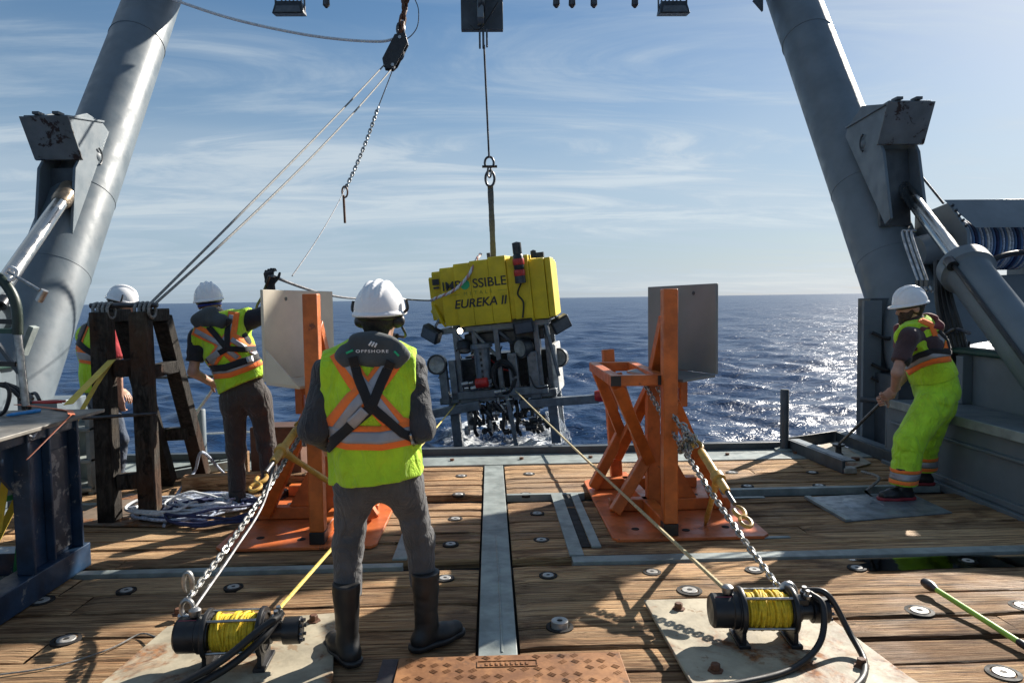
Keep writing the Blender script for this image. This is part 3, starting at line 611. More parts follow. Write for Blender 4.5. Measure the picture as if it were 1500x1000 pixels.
# ------------------------------------------------------------------ lifted vehicle
def text_mesh(s, size, bold=0.0, shear=0.0, ext=.004, spacing=1.0):
    c = bpy.data.curves.new('lettering', 'FONT'); c.body = s; c.size = size; c.offset = bold; c.shear = shear; c.extrude = ext; c.space_character = spacing; c.align_x = 'CENTER'; c.align_y = 'CENTER'
    o = bpy.data.objects.new('lettering', c); COL.objects.link(o); dg = bpy.context.evaluated_depsgraph_get()
    me = bpy.data.meshes.new_from_object(o.evaluated_get(dg)); bpy.data.objects.remove(o); bpy.data.curves.remove(c); return me
def rov():
    c0 = P(727, 471, 12.75)
    rot = Matrix.Rotation(R(-12.5), 4, 'Z') @ Matrix.Rotation(R(-5.2), 4, 'Y') @ Matrix.Rotation(R(1.5), 4, 'X')
    t = thing('underwater_vehicle', 'yellow topped underwater robot hanging from the lifting sling above the sea', 'underwater vehicle', c0, rot)
    def B(m, name, mat, par=t, **k): return m.build(name, mat, par, local=True, **k)
    # float: slabs of foam side by side, stepped heights; local x along the long side, origin at float's underside
    Lx, Dy, H = 2.06, 1.50, 1.06
    edges = [-1.06, -.93, -.74, -.48, -.20, .12, .42, .50, .80, 1.05]
    tops = [.90, .98, 1.02, 1.06, 1.08, 1.11, 1.05, 1.08, 1.0]
    fronts = [.42, .20, .05, .0, .0, .0, .035, 0, .05]
    bots = [.14, .08, .03, .0, .0, .0, .02, -.02, .0]
    for i in range(9):
        a, b = edges[i]+.0015, edges[i+1]-.0015; y0 = -Dy/2+fronts[i]; y1 = Dy/2-fronts[i]*.6; m = MB()
        cut = .16
        prof = [(y0+.03, bots[i]), (y0, bots[i]+.12), (y0, tops[i]-.03), (y0+.03, tops[i]), (y1-.03, tops[i]), (y1, tops[i]-.03), (y1, bots[i]+.12), (y1-.03, bots[i])]
        m.prism([V(a, y, z) for y, z in prof], (b-a, 0, 0)); fb = B(m, 'float_block', yellow, bevel=.007)
    for i, (y0, y1, z) in enumerate(((-.66, -.24, 1.0), (-.235, .22, .98), (.225, .60, .95))):
        m = MB(); m.prism([V(1.055, y0, .02), V(1.055, y0, z), V(1.055, y1, z), V(1.055, y1, .02)], (.10-.03*i, 0, 0)); B(m, 'float_block', yellow, bevel=.012)
    m = MB(); m.prism([V(-1.05, -.44, .30), V(-.75, -.70, .02), V(-.93, -.62, .42)], (.02, .05, .0)); B(m, 'wedge', yellow)
    # lettering: word, with a green dot for the O
    yf = -Dy/2-.006
    def letter(s, x, z, size, mat, bold, shear=0, sp=1.0):
        me = text_mesh(s, size, bold, shear, .003, sp); me.materials.clear(); me.materials.append(mat); o = link('lettering', me, t, True)
        o.matrix_basis = Matrix.Translation((x, yf, z)) @ Matrix.Rotation(R(90), 4, 'X'); w = max(v.co.x for v in me.vertices)-min(v.co.x for v in me.vertices); return w
    letter('IMP', -.540, .695, .215, print_k, .0015); letter('SSIBLE', .118, .695, .215, print_k, .0015)
    m = MB(); m.lathe([(.0005, 0), (.082, 0), (.082, .008), (.0005, .008)], (-.305, yf+.004, .70), (0, -1, 0), 32); B(m, 'green_dot', print_g)
    letter('METALS', -.10, .545, .085, print_go, .0, 0, 1.9)
    for xx in (-.50, .33): m = MB(); m.box((xx, yf+.003, .545), (.17, .006, .007)); B(m, 'rule_line', print_go)
    letter('EUREKA II', -.08, .375, .205, print_k, .003, .22)
    m = MB(); m.box((-.84, -Dy/2+.115, .80), (.12, .012, .10)); m.box((-.84, -Dy/2+.115, .70), (.10, .012, .035)); B(m, 'label_plate', print_k)
    # strobe and sonar fitted to the front edge
    m = MB(); m.lathe([(.0005, 0), (.09, 0), (.09, .20), (.075, .22), (.085, .24), (.085, .45), (.07, .47), (.075, .50), (.075, .66), (.0005, .68)], (.66, -Dy/2-.10, .62), (0, 0, 1), 24); o = B(m, 'beacon', alu_dk)
    for z in (.74, .92): m = MB(); m.lathe([(.092, 0), (.095, .01), (.095, .09), (.092, .10)], (.66, -Dy/2-.10, z), (0, 0, 1), 24); B(m, 'red_band', red_m, o)
    m = MB(); m.lathe([(.0005, 0), (.05, 0), (.05, .12), (.0005, .14)], (.86, -.45, 1.02), (0, 0, 1), 16); m.box((.96, -.42, 1.06), (.14, .10, .09)); B(m, 'sensor', alu_dk)
    m = MB(); m.tube(curve_pts([(.66, yf-.06, .62), (.58, yf-.03, .45), (.66, yf-.03, .30), (.62, yf-.02, .05)], 6), .014, 6); B(m, 'cable', rubber)
    m = MB(); m.box((.0, 0, 1.08), (.20, .20, .04)); m.beam((0, 0, 1.05), (0, 0, 1.22), .06, .10); B(m, 'lifting_point', steel_dk)
    # frame under the float
    fr = MB()
    for y in (-.55, .55):
        fr.beam((-1.0, y, -.06), (1.0, y, -.06), .09, .09)
        fr.beam((-1.02, y, -1.26), (1.02, y, -1.26), .10, .12)
    for x in (-.98, .0, .98): fr.beam((x, -.6, -.065), (x, .6, -.065), .08, .08); fr.beam((x, -.6, -1.265), (x, .6, -1.265), .08, .11)
    B(fr, 'frame_rail', alu, bevel=.005)
    for x, y in ((-.62, -.56), (.10, -.57), (-.62, .55), (.60, .55), (.92, -.3), (.92, .4), (-.30, -.50), (.78, -.55)):
        m = MB(); m.beam((x, y, -.10), (x, y, -1.22), .085, .075); B(m, 'upright', alu, bevel=.006)
    for a, b in (((-.60, -.58, -.12), (-.35, -.58, -.42)), ((-.30, -.58, -.10), (.06, -.58, -.55)), ((.95, -.56, -.1), (1.08, -.50, -1.0)), ((.80, -.56, -.1), (.78, -.5, -.75)), ((.14, -.55, -.15), (.50, -.3, -.6))):
        m = MB(); m.beam(a, b, .05, .05); B(m, 'brace', alu, bevel=.005)
    for x, y in ((-.80, -.5), (-.80, .5), (.92, -.45), (.90, .5)):
        m = MB(); m.beam((x, y, -1.2), (x, y, -2.15), .16 if y < 0 else .12, .12); B(m, 'landing_leg', alu, bevel=.01)
    m = MB(); m.beam((.18, -.66, -1.1), (.30, -.72, -2.5), .07, .06); B(m, 'landing_leg', alu, bevel=.006)
    # battery housings, plates
    for x, w in ((.34, .16), (.68, .17), (-.90, .14), (-.72, .12)):
        m = MB(); m.box((x, -.60, -.93), (w, .12, .80 if x > 0 else .74)); o = B(m, 'housing_panel', alu, bevel=.012)
        if x > 0:
            for k in range(4): m = MB(); m.cyl((x-.05+.1*(k % 2), -.662, -.60-.62*(k//2)), (x-.05+.1*(k % 2), -.672, -.60-.62*(k//2)), .012, n=6); B(m, 'bolt', steel_dk, o)
    m = MB(); m.box((1.0, .0, -.88), (.10, .7, .82)); B(m, 'white_tank', M('white_tank_paint', (.55, .55, .52), .5, var=.4, scale=7), bevel=.02)
    m = MB(); m.box((.1, .25, -.88), (1.5, .5, .62)); m.box((-.5, -.1, -.85), (.5, .3, .5)); m.box((.5, -.1, -.5), (.5, .4, .35)); m.box((.2, 0, -.25), (1.4, .9, .2)); B(m, 'inner_housing', alu_dk, bevel=.02)
    m = MB(); m.lathe([(.0005, 0), (.13, 0), (.13, .06), (.165, .07), (.165, .13), (.13, .14), (.13, .66), (.19, .67), (.19, .74), (.0005, .75)], (-.17, -.62, -1.06), (0, 0, 1), 28); o = B(m, 'pressure_tube', alu)
    for k in range(5): m = MB(); m.box((-.17, -.755, -.88+.1*k), (.035, .012, .05)); B(m, 'slot', black, o)
    # lamps and thrusters
    def lamp(x, y, z, d, r, ln, face=lensm):
        d = Vector(d).normalized(); m = MB(); m.lathe([(.0005, ln), (r*.55, ln), (r*.95, ln*.7), (r, ln*.6), (r, 0), (r*.86, 0), (r*.84, .03), (.0005, .04)], (x, y, z), tuple(-d), 28); o = B(m, 'lamp', alu_dk, smooth=35)
        m = MB(); m.lathe([(.0005, .0), (r*.6, .008), (r*.82, .02)], Vector((x, y, z))-d*.035, tuple(d), 24); B(m, 'lens', face, o)
    lamp(-.98, -.70, -.60, (-.1, -1, .15), .175, .16); lamp(.48, -.66, -.46, (-.75, -1, 0), .17, .26); lamp(1.05, -.2, -.72, (-.2, -1, .1), .17, .18); lamp(-.50, -.60, -.42, (0, -.5, -.9), .13, .20)
    lamp(-.50, -.68, -.07, (.05, -1, -.1), .055, .16, lamp_on)
    def flood(x, y, z, r):
        m = MB(); m.box((0, 0, 0), (.34, .16, .24)); o = m.build('flood_lamp', alu_dk, t, local=True, bevel=.02); o.matrix_basis = Matrix.Translation((x, y, z)) @ r.to_4x4()
        m = MB(); m.box((0, -.083, 0), (.28, .01, .18)); m.build('lens', glass_m, o, local=True)
        m = MB(); m.beam((0, .05, .1), (0, .15, .3), .03, .05); m.build('mount', alu, o, local=True)
    E_ = lambda a, b, c: (Matrix.Rotation(R(a), 3, 'X') @ Matrix.Rotation(R(b), 3, 'Y') @ Matrix.Rotation(R(c), 3, 'Z'))
    flood(-1.02, -.62, -.07, E_(20, 25, -25)); flood(.60, -.70, -.08, E_(25, 0, 10)); flood(1.16, -.25, -.14, E_(20, -15, 30))
    # coiled umbilical and cabling
    for i in range(4):
        m = MB(); m.tube([V(.17+(.20+.02*i)*math.cos(a)*.8, -.68+.03*math.sin(3*a+i), -.94+(.24+.015*i)*math.sin(a)+.01*i) for a in np.linspace(0, 6.1, 30)], .018, 6); B(m, 'coiled_hose', rubber)
    rr = random.Random(3)
    for i in range(26):
        p = V(rr.uniform(-.9, .9), rr.uniform(-.62, .3), rr.uniform(-.2, -1.2)); q = p+V(rr.uniform(-.5, .5), rr.uniform(-.1, .3), rr.uniform(-.5, .2))
        mid = (p+q)/2+V(rr.uniform(-.15, .15), rr.uniform(-.12, 0), rr.uniform(-.25, 0)); m = MB(); m.tube(curve_pts([p, mid, q], 8), rr.choice((.010, .014, .018)), 6); B(m, 'cable', rubber if i % 5 else red_m)
    # manifold of couplings, actuators and claws under the rail
    for i in range(130):
        x = rr.uniform(-.66, .76); z = rr.uniform(-1.30, -1.88); y = rr.uniform(-.70, .2); r_ = rr.uniform(.025, .06); ln = rr.uniform(.08, .2); ax = rr.choice(((1, 0, 0), (0, 0, 1), (0, 1, 0), (.5, 0, -.8)))
        m = MB(); m.lathe([(.0005, 0), (r_, 0), (r_, ln*.4), (r_*1.3, ln*.42), (r_*1.3, ln*.55), (r_*.8, ln*.57), (r_*.8, ln), (.0005, ln)], (x, y, z), ax, 12); B(m, 'actuator', rr.choice((alu_dk, black, alu_dk, steel, alu_dk)))
    for i in range(5):
        x = -.45+.25*i; m = MB(); m.tube(curve_pts([(x, -.5, -1.35), (x+.02, -.56, -1.6), (x-.01, -.58, -1.8), (x+.02, -.55, -1.92)], 6), .032, 8); B(m, 'claw_arm', black)
    for x, z in ((-.55, -.98), (-.40, -1.06), (-.3, -1.03), (.0, -1.16)):
        m = MB(); m.lathe([(.0005, 0), (.05, 0), (.05, .12), (.03, .13), (.03, .2), (.0005, .2)], (x, -.74, z), (1, 0, .1), 16); B(m, 'valve', steel)
    m = MB(); m.lathe([(.0005, 0), (.085, 0), (.085, .2), (.06, .21), (.0005, .22)], (-.30, -.76, -.98), (1, 0, .05), 20); B(m, 'red_motor', red_m)
    # cross boom with end fitting
    m = MB(); m.beam((-1.75, -.60, -1.52), (-.30, -.66, -1.36), .13, .15); m.beam((.4, -.66, -1.40), (1.72, -.60, -1.42), .13, .14); o = B(m, 'boom', alu, bevel=.01)
    m = MB(); m.lathe([(.0005, 0), (.09, 0), (.10, .05), (.10, .14), (.07, .15), (.0005, .15)], (1.66, -.60, -1.38), (1, 0, 0), 20); B(m, 'red_cap', red_m, o)
    m = MB(); m.lathe([(.0005, 0), (.07, 0), (.07, .16), (.04, .19), (.0005, .19)], (1.83, -.60, -1.38), (1, 0, -.1), 18); B(m, 'end_fitting', black, o)
    m = MB(); m.box((-.3, -.62, -1.18), (.95, .08, .13)); m.box((.45, -.66, -1.18), (.9, .08, .13)); B(m, 'manifold', alu, bevel=.008)
    return t
VEH = rov()
def splash():
    t = NT('falling_water'); t.bsdf.inputs['Base Color'].default_value = (.9, .93, .95, 1); t.bsdf.inputs['Roughness'].default_value = .15; t.bsdf.inputs['Transmission Weight'].default_value = .55; t.bsdf.inputs['IOR'].default_value = 1.33
    m = MB(); rr = random.Random(5)
    for i in range(16):
        a = P(806+rr.uniform(-6, 10), 604, 12.4)+V(0, rr.uniform(-.2, .2), 0); pts = []
        vx = rr.uniform(.05, .42)
        for k in range(9): s = k/8; pts.append(a+V(vx*s+.02*math.sin(9*s+i), 0, -.02*s-.60*s*s))
        m.tube(pts, [.014*(1-.5*abs(2*k/8-1))*rr.uniform(.4, 1.2) for k in range(9)], 5)
    for i in range(160):
        an = rr.uniform(0, 6.28); d = abs(rr.gauss(0, .9)); p = V(ROV.x+.1+d*math.cos(an)*1.5, ROV.y-.3+d*math.sin(an), SEA+.02+abs(rr.gauss(0, .10))*math.exp(-d*.5)); r = rr.uniform(.004, .013)
        m.add([p+V(r, 0, 0), p+V(-r, 0, 0), p+V(0, r, 0), p+V(0, -r, 0), p+V(0, 0, r), p+V(0, 0, -r)], [(0, 2, 4), (2, 1, 4), (1, 3, 4), (3, 0, 4), (2, 0, 5), (1, 2, 5), (3, 1, 5), (0, 3, 5)])
    tag(m.build('water_spray', t.m), kind='stuff')
splash()
# ------------------------------------------------------------------ orange guide stands
def stand(s, ox, label):
    T = lambda x, y, z: V(s*x+ox, y, z)
    t = thing('guide_stand', label, 'guide stand', T(1.3, 5.5, 0), group='orange guide stands')
    pl = [(.79, 4.79), (1.80, 4.79), (1.85, 4.84), (1.85, 6.35), (1.80, 6.42), (.80, 6.42), (.76, 6.36), (.76, 4.84)]
    base = MB().prism([T(x, y, .004) for x, y in pl], (0, 0, .022)).build('base_plate', orange_top, t, bevel=.004)
    for x, y in ((.95, 5.0), (1.6, 5.0), (.95, 5.75), (1.62, 5.85), (1.3, 4.95)): MB().cyl(T(x, y, .02), T(x, y, .029), .028, n=16).build('bolt_hole', hole, base)
    def bm(name, a, b, w, h=None, up=(0, 1, 0)): return MB().beam(T(*a), T(*b), w, h or w, up).build(name, orange, t, bevel=.007)
    pa = bm('post', (1.165, 4.88, .11), (1.165, 4.88, 1.73), .10)
    MB().box(T(1.165, 4.88, .068), (.104, .104, .082)).build('end_cap', black, pa, bevel=.004)
    bm('post', (1.18, 5.46, .10), (1.18, 5.46, 1.06), .10); bm('post', (1.03, 6.22, .10), (.97, 6.28, 1.22), .10)
    bm('base_beam', (1.165, 4.96, .075), (1.09, 6.30, .075), .09, up=(0, 0, 1)); bm('base_beam', (.84, 5.46, .075), (1.78, 5.46, .075), .09, up=(0, 0, 1)); bm('base_beam', (.82, 6.10, .075), (1.7, 6.10, .075), .09, up=(0, 0, 1))
    fr = [((.80, 4.98, 1.10), (.80, 5.92, 1.10)), ((1.12, 5.02, 1.10), (1.12, 5.92, 1.10))]
    for a, b in fr: bm('tray_rail', a, b, .075, up=(0, 0, 1))
    n1 = bm('tray_rail', (.765, 4.945, 1.10), (1.16, 4.945, 1.10), .075, up=(0, 0, 1)); bm('tray_rail', (.765, 5.955, 1.10), (1.16, 5.955, 1.10), .075, up=(0, 0, 1))
    MB().box(T(.80, 4.903, 1.10), (.070, .006, .070)).build('end_cap', black, n1); MB().box(T(1.125, 4.903, 1.10), (.066, .006, .066)).build('end_cap', black, n1)
    bm('brace', (.82, 5.0, 1.06), (1.14, 5.40, .42), .085); bm('brace', (1.13, 5.41, .46), (.86, 5.34, .05), .085)
    bm('brace', (.82, 5.90, 1.06), (1.04, 6.02, .52), .085); bm('brace', (1.05, 6.02, .55), (.80, 6.06, .05), .085)
    bm('brace', (1.17, 5.44, 1.0), (1.03, 6.16, .30), .085); bm('brace', (1.04, 6.2, 1.0), (1.16, 5.52, .3), .08)
    bm('brace', (1.20, 4.93, .95), (1.68, 5.42, .08), .085); bm('brace', (1.155, 4.94, 1.52), (1.17, 5.40, 1.04), .085)
    MB().prism([T(1.24, 5.44, .62), T(1.24, 5.44, .12), T(1.52, 5.44, .12)], (0, .04, 0)).build('gusset', orange, t, bevel=.003)
    bm('panel_arm', (1.20, 5.46, 1.0), (1.40, 5.40, 1.02), .07); bm('panel_arm', (1.40, 5.40, .84), (1.40, 5.40, 1.55), .06)
    # guide panel with folded lower lip
    a, b = T(1.51, 4.95, 0), T(1.19, 5.66, 0); n = V(-s*.938, -.347, 0); th = n*-.022
    P4 = [V(a.x, a.y, 1.13), V(b.x, b.y, 1.13), V(b.x, b.y, 1.755), V(a.x, a.y, 1.765)]
    pm = panel_m if s < 0 else panel_shade  # sunlit and shaded colour versions of the same panel
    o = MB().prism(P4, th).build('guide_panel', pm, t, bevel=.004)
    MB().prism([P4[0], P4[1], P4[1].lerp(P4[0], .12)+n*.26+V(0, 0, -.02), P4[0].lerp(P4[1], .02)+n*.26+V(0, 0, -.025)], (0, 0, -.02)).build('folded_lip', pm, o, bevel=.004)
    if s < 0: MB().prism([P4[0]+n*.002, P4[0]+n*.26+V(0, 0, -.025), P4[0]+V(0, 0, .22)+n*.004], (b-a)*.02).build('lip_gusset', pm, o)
    for u, z in ((.3, 1.70), (.78, 1.70), (.55, 1.24)):
        q = a.lerp(b, u); q.z = z; MB().cyl(q-n*.001, q+n*.003, .014, n=12).build('slot', black, o)
    return t
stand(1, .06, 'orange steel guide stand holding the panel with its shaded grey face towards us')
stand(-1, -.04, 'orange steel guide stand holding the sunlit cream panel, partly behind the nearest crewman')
# ------------------------------------------------------------------ steel plates and winches
def deck_plate(pts, label, bolts):
    t = thing('steel_plate', label, 'steel plate', (*pts[0], 0), group='cream steel plates under the winches')
    o = MB().prism([V(x, y, .012) for x, y in pts], (0, 0, .02)).build('plate', plate_m, t, bevel=.004)
    for x, y in bolts: MB().lathe([(.0005, 0), (.036, 0), (.034, .006), (.022, .007), (.022, .030), (.018, .034), (.0005, .034)], (x, y, .032), (0, 0, 1), 6).build('bolt_head', rusty, t, smooth=30)
def gp(px, py): g = G(px, py); return (g.x, g.y)
deck_plate([gp(943, 886), gp(1172, 880), (1.78, 2.95), (1.92, 2.40), (.86, 2.42), (.832, 3.001)], 'cream steel plate with rust stains under the winch beside the lime stick', [gp(994, 900), gp(1262, 985), gp(1048, 992)])
deck_plate([gp(246, 925), gp(492, 905), (-.72, 3.09), (-.66, 2.45), (-1.78, 2.52), (-1.72, 3.145)], 'cream steel plate with brown stains by the rubber boots of the nearest crewman', [gp(460, 918), gp(262, 908)])
def winch(loc, yaw, label, tilt=0):
    rot = Matrix.Rotation(yaw, 4, 'Z') @ Matrix.Scale(.91, 4); t = thing('winch', label, 'winch', loc, rot, 'hydraulic winches on the deck')
    def B(m, name, mat, par=t, **k): return m.build(name, mat, par, local=True, **k)
    z = .165; X = (1, 0, 0)
    B(MB().lathe([(.0005, -.305), (.075, -.305), (.088, -.292), (.088, -.20), (.094, -.195), (.094, -.165), (.0005, -.165)], (0, 0, z), X, 36), 'gearbox', black)
    for sx in (-.15, .115):
        o = B(MB().lathe([(.0005, -.012), (.118, -.012), (.122, -.006), (.122, .006), (.118, .012), (.0005, .012)], (sx, 0, z), X, 40), 'flange', black)
        B(MB().box((sx, 0, .05), (.022, .17, .09)).box((sx, 0, .012), (.06, .20, .018)), 'foot', black, o, bevel=.003)
        B(MB().lathe([(.09, -.02), (.10, -.018), (.10, .018), (.09, .02)], (sx, 0, z), X, 32), 'rim', steel_dk, o)
    B(MB().cyl((-.14, 0, z), (.105, 0, z), .05, n=28), 'drum', steel_dk)
    m = MB(); nt_ = 13
    m = MB(); pts = []
    for lay, (r0, n) in enumerate(((.072, 15), (.084, 14))):
        pass
    hel = []
    turns = 15
    for i in range(turns*28+1): a = 2*math.pi*i/28; hel.append(V(-.118+.205*i/(turns*28), .083*math.cos(a)*(1+.03*math.sin(i*.11)), z+.083*math.sin(a)*(1+.03*math.sin(i*.11))))
    m.tube(hel, .0085, 6); m.cyl((-.128, 0, z), (.10, 0, z), .079, n=28)
    hel2 = [V(-.10+.12*i/(28*7), (.099)*math.cos(2*math.pi*i/28), z+.099*math.sin(2*math.pi*i/28)) for i in range(28*7+1)]
    rw = random.Random(int(loc[0]*100))
    for i in range(9):
        x0, x1 = rw.uniform(-.11, .085), rw.uniform(-.11, .085); x1 = x0+max(-.05, min(.05, x1-x0)); rr_ = .0925+rw.uniform(0, .004)
        m.tube([V(x0+(x1-x0)*.5*(1-math.cos(q)), rr_*math.cos(q+i), z+rr_*math.sin(q+i)) for q in np.linspace(0, 6.28, 26)[:-1]], .0078, 6, True)
    B(m, 'rope_coil', yellow_rope)
    for a in (55, 125, 215, 325):
        y, zz = .106*math.cos(R(a)), z+.106*math.sin(R(a)); B(MB().cyl((-.16, y, zz), (.127, y, zz), .0075, n=10), 'tie_rod', steel)
    mo = B(MB().lathe([(.0005, .127), (.06, .127), (.06, .16), (.048, .165), (.048, .215), (.066, .22), (.066, .30), (.060, .305), (.0005, .305)], (0, 0, z), X, 32), 'hydraulic_motor', black)
    for k in range(8):
        a = k*math.pi/4; B(MB().cyl((.303, .05*math.cos(a), z+.05*math.sin(a)), (.318, .05*math.cos(a), z+.05*math.sin(a)), .009, n=6), 'bolt', steel_dk, mo)
    for yy in (-.02, .03): B(MB().lathe([(.0005, 0), (.014, 0), (.014, .03), (.02, .032), (.02, .05), (.012, .052), (.012, .075), (.0005, .075)], (.19, yy, z+.045), (0, -.2, 1), 12), 'hose_fitting', steel, mo)
    B(MB().box((.17, .0, z+.055), (.05, .08, .03)), 'valve_block', black, mo, bevel=.003)
    o = B(MB().lathe([(.0005, 0), (.026, 0), (.030, .012), (.030, .030), (.018, .04), (.0005, .042)], (-.215, 0, z+.095), (0, 0, 1), 16), 'clutch_knob', steel)
    B(MB().box((-.24, -.045, z+.068), (.09, .05, .002), Matrix.Rotation(R(42), 3, 'X')), 'label_plate', M('maker_label', (.25, .03, .05), .4) if not bpy.data.materials.get('maker_label') else bpy.data.materials['maker_label'])
    B(MB().box((-.24, -.046, z+.0695), (.06, .012, .002), Matrix.Rotation(R(42), 3, 'X')), 'label_print', print_w)
    return t
WR = V(1.305, 3.30, .03); WL = V(-1.165, 3.22, .03)
winch(WR, R(-3), 'black hydraulic winch with yellow rope nearest the lime stick'); winch(WL, R(2), 'black hydraulic winch with yellow rope beside the nearest crewman')
def hose(name, label, pts, r=.0145): tubething(name, label, 'hose', curve_pts(pts, 10), r, rubber, n=10)
hose('hydraulic_hose', 'black hose looping widely round the plate of the winch nearest the lime stick', [WR+V(.19, .02, .235), WR+V(.27, -.03, .23), WR+V(.34, -.10, .08), WR+V(.33, -.26, .016), WR+V(.20, -.44, .016), WR+V(-.05, -.60, .016), WR+V(-.5, -.9, .012), (.7, 1.9, .02)])
hose('hydraulic_hose', 'black hose sweeping tightly in front of the winch nearest the lime stick', [WR+V(.19, -.02, .235), WR+V(.225, -.08, .20), WR+V(.17, -.17, .07), WR+V(-.02, -.30, .018), WR+V(-.30, -.40, .016), WR+V(-.60, -.46, .012), (.3, 2.4, .03), (-.2, 1.9, .02)])
for i, w in enumerate(('upper', 'lower')):
    hose('hydraulic_hose', f'black hose, {w} of the pair crossing the winch beside the nearest crewman', [WL+V(.19, -.02+.05*i-.02, .235), WL+V(.13, -.12, .215-.05*i), WL+V(-.02, -.22, .12-.045*i), WL+V(-.25, -.36, .05-.03*i), WL+V(-.6, -.62, .01-.01*i), (-2.0, 2.2, .02)], .017)
# ------------------------------------------------------------------ chains, binders
def chain(name, label, pts, pitch=.042, wire=.0062, mat=galv, group=None, twist=0):
    m = MB(); L_, w = pitch*.68, pitch*.30; sp = [V(0, 0, 0)]*0
    n = 6
    for i in range(n+1): a = -math.pi/2+math.pi*i/n; sp.append(V(L_*.45+w*math.cos(a), w*math.sin(a), 0))
    for i in range(n+1): a = math.pi/2+math.pi*i/n; sp.append(V(-L_*.45+w*math.cos(a), w*math.sin(a), 0))
    m.tube(sp, wire, 6, True); me = m.mesh('chain_link', mat)
    t = thing(name, label, 'chain', pts[0], group=group); pts = [Vector(p) for p in pts]; d = 0; i = 0; k = 0; seg = [(b-a).length for a, b in zip(pts, pts[1:])]; tot = sum(seg)
    rr = random.Random(len(label))
    while d < tot:
        e = d; j = 0
        while j < len(seg)-1 and e > seg[j]: e -= seg[j]; j += 1
        p = pts[j].lerp(pts[j+1], min(1, e/seg[j])); x = (pts[j+1]-pts[j]).normalized(); y0 = x.cross(V(0, 0, 1) if abs(x.z) < .95 else V(0, 1, 0)).normalized(); z0 = x.cross(y0)
        an = (k % 2)*math.pi/2+.4+rr.uniform(-.2, .2); y = y0*math.cos(an)+z0*math.sin(an); z = x.cross(y)
        o = link('chain_link', me, t); o.matrix_parent_inverse = Matrix.Identity(4); mt = Matrix((x, y, z)).transposed().to_4x4(); mt.translation = p-t.matrix_basis.translation; o.matrix_basis = mt
        d += pitch*.86; k += 1
    return t
def tangle(c, n, r, seed):
    rr = random.Random(seed); out = []; c = Vector(c); p = V(0, 0, 0)
    for i in range(n): a = i*2.1+rr.uniform(-.5, .5); out.append(c+V(r*.7*math.cos(a)*rr.uniform(.4, 1), r*math.sin(a*1.3)*rr.uniform(.4, 1), r*math.sin(a)*rr.uniform(.5, 1.1)))
    return curve_pts(out, 6)
CR0 = V(1.17, 5.44, 1.02); CR1 = WR+V(.10, .10, .20)
chain('lashing_chain', 'steel chain running from the stand with the shaded panel down to its winch', sag(CR0, CR1, .05), group='lashing chains')
chain('lashing_chain', 'tangled knot of chain above the yellow binder by the stand with the shaded panel', tangle(CR0.lerp(CR1, .40)+V(.02, 0, .02), 10, .10, 4), .036, group='lashing chains')
chain('lashing_chain', 'shorter chain from the stand with the shaded panel down to the yellow binder', sag(CR0+V(.02, -.4, .0), CR0.lerp(CR1, .44)+V(.05, .0, .03), .03), group='lashing chains')
CL0 = V(-1.29, 5.42, .95); CL1 = WL+V(-.24, .02, .30)
chain('lashing_chain', 'steel chain running from the stand with the sunlit panel down to its winch', sag(CL0, CL1, .06), group='lashing chains')
chain('lashing_chain', 'tangled bunch of chain hanging on the stand with the sunlit panel', tangle(CL0.lerp(CL1, .17)+V(.04, 0, -.06), 18, .13, 6), .036, .006, galv, group='lashing chains')
def binder(a, b, h, label):
    a, b, h = Vector(a), Vector(b), Vector(h); d = (b-a); t = thing('chain_binder', label, 'load binder', a, group='yellow chain binders')
    L_ = d.length
    o = MB().lathe([(.0005, 0), (.022, 0), (.026, .02), (.026, L_*.5), (.022, L_*.52), (.0005, L_*.52)], a+d*.1, d, 16).build('barrel', yellow_bind, t)
    MB().cyl(a+d*.60, a+d*.76, .014, n=10).build('screw', steel_dk, t)
    MB().lathe([(.026, 0), (.042, .004), (.042, .05), (.026, .054)], a+d*.42, d, 18).build('ratchet', yellow_bind, t)
    hb = a+d*.45
    MB().tube([hb, hb.lerp(h, .3), hb.lerp(h, .8), h], [.030, .018, .020, .010], 10).build('handle', yellow_bind, t)
    for f, sgn in ((.84, 1), (.02, -1)):
        x, y, z = frame(d); c = a+d*f; MB().tube([c+x*.028*math.cos(q)+d.normalized()*(.05*math.sin(q)*sgn) for q in np.linspace(-.3, 4.6, 14)], [.013]*10+[.012, .010, .008, .005], 8).build('hook', yellow_bind, t)
    x, y, z = frame(d); c = a+d*.95
    MB().tube([c+x*.03*math.cos(q)+d.normalized()*.042*math.sin(q) for q in np.linspace(0, 6.0, 16)], .011, 8).build('grab_link', yellow_bind, t)
binder(CR0.lerp(CR1, .42)+V(.06, 0, .03), CR0.lerp(CR1, .80)+V(.035, 0, .03), G(1033, 772)+V(0, 0, .02), 'yellow ratchet binder whose black tipped handle hangs down by the shaded panel stand')
binder(CL0.lerp(CL1, .22)+V(.0, 0, .03), CL0.lerp(CL1, .62)+V(-.01, 0, .04), P(492, 712, 4.9), 'yellow ratchet binder with its handle pointing across the orange post')
o = MB().tube(curve_pts([CL0.lerp(CL1, .1), CL0.lerp(CL1, .35)+V(-.05, 0, -.02), CL0.lerp(CL1, .6)+V(.03, 0, -.06), CL0.lerp(CL1, .8)+V(.04, 0, -.05), CL1+V(.03, 0, -.04)], 8), .009, 6).build('wire_rope', steel_dk); tag(o, 'dark wire rope slung along the chain by the sunlit panel stand', 'wire')
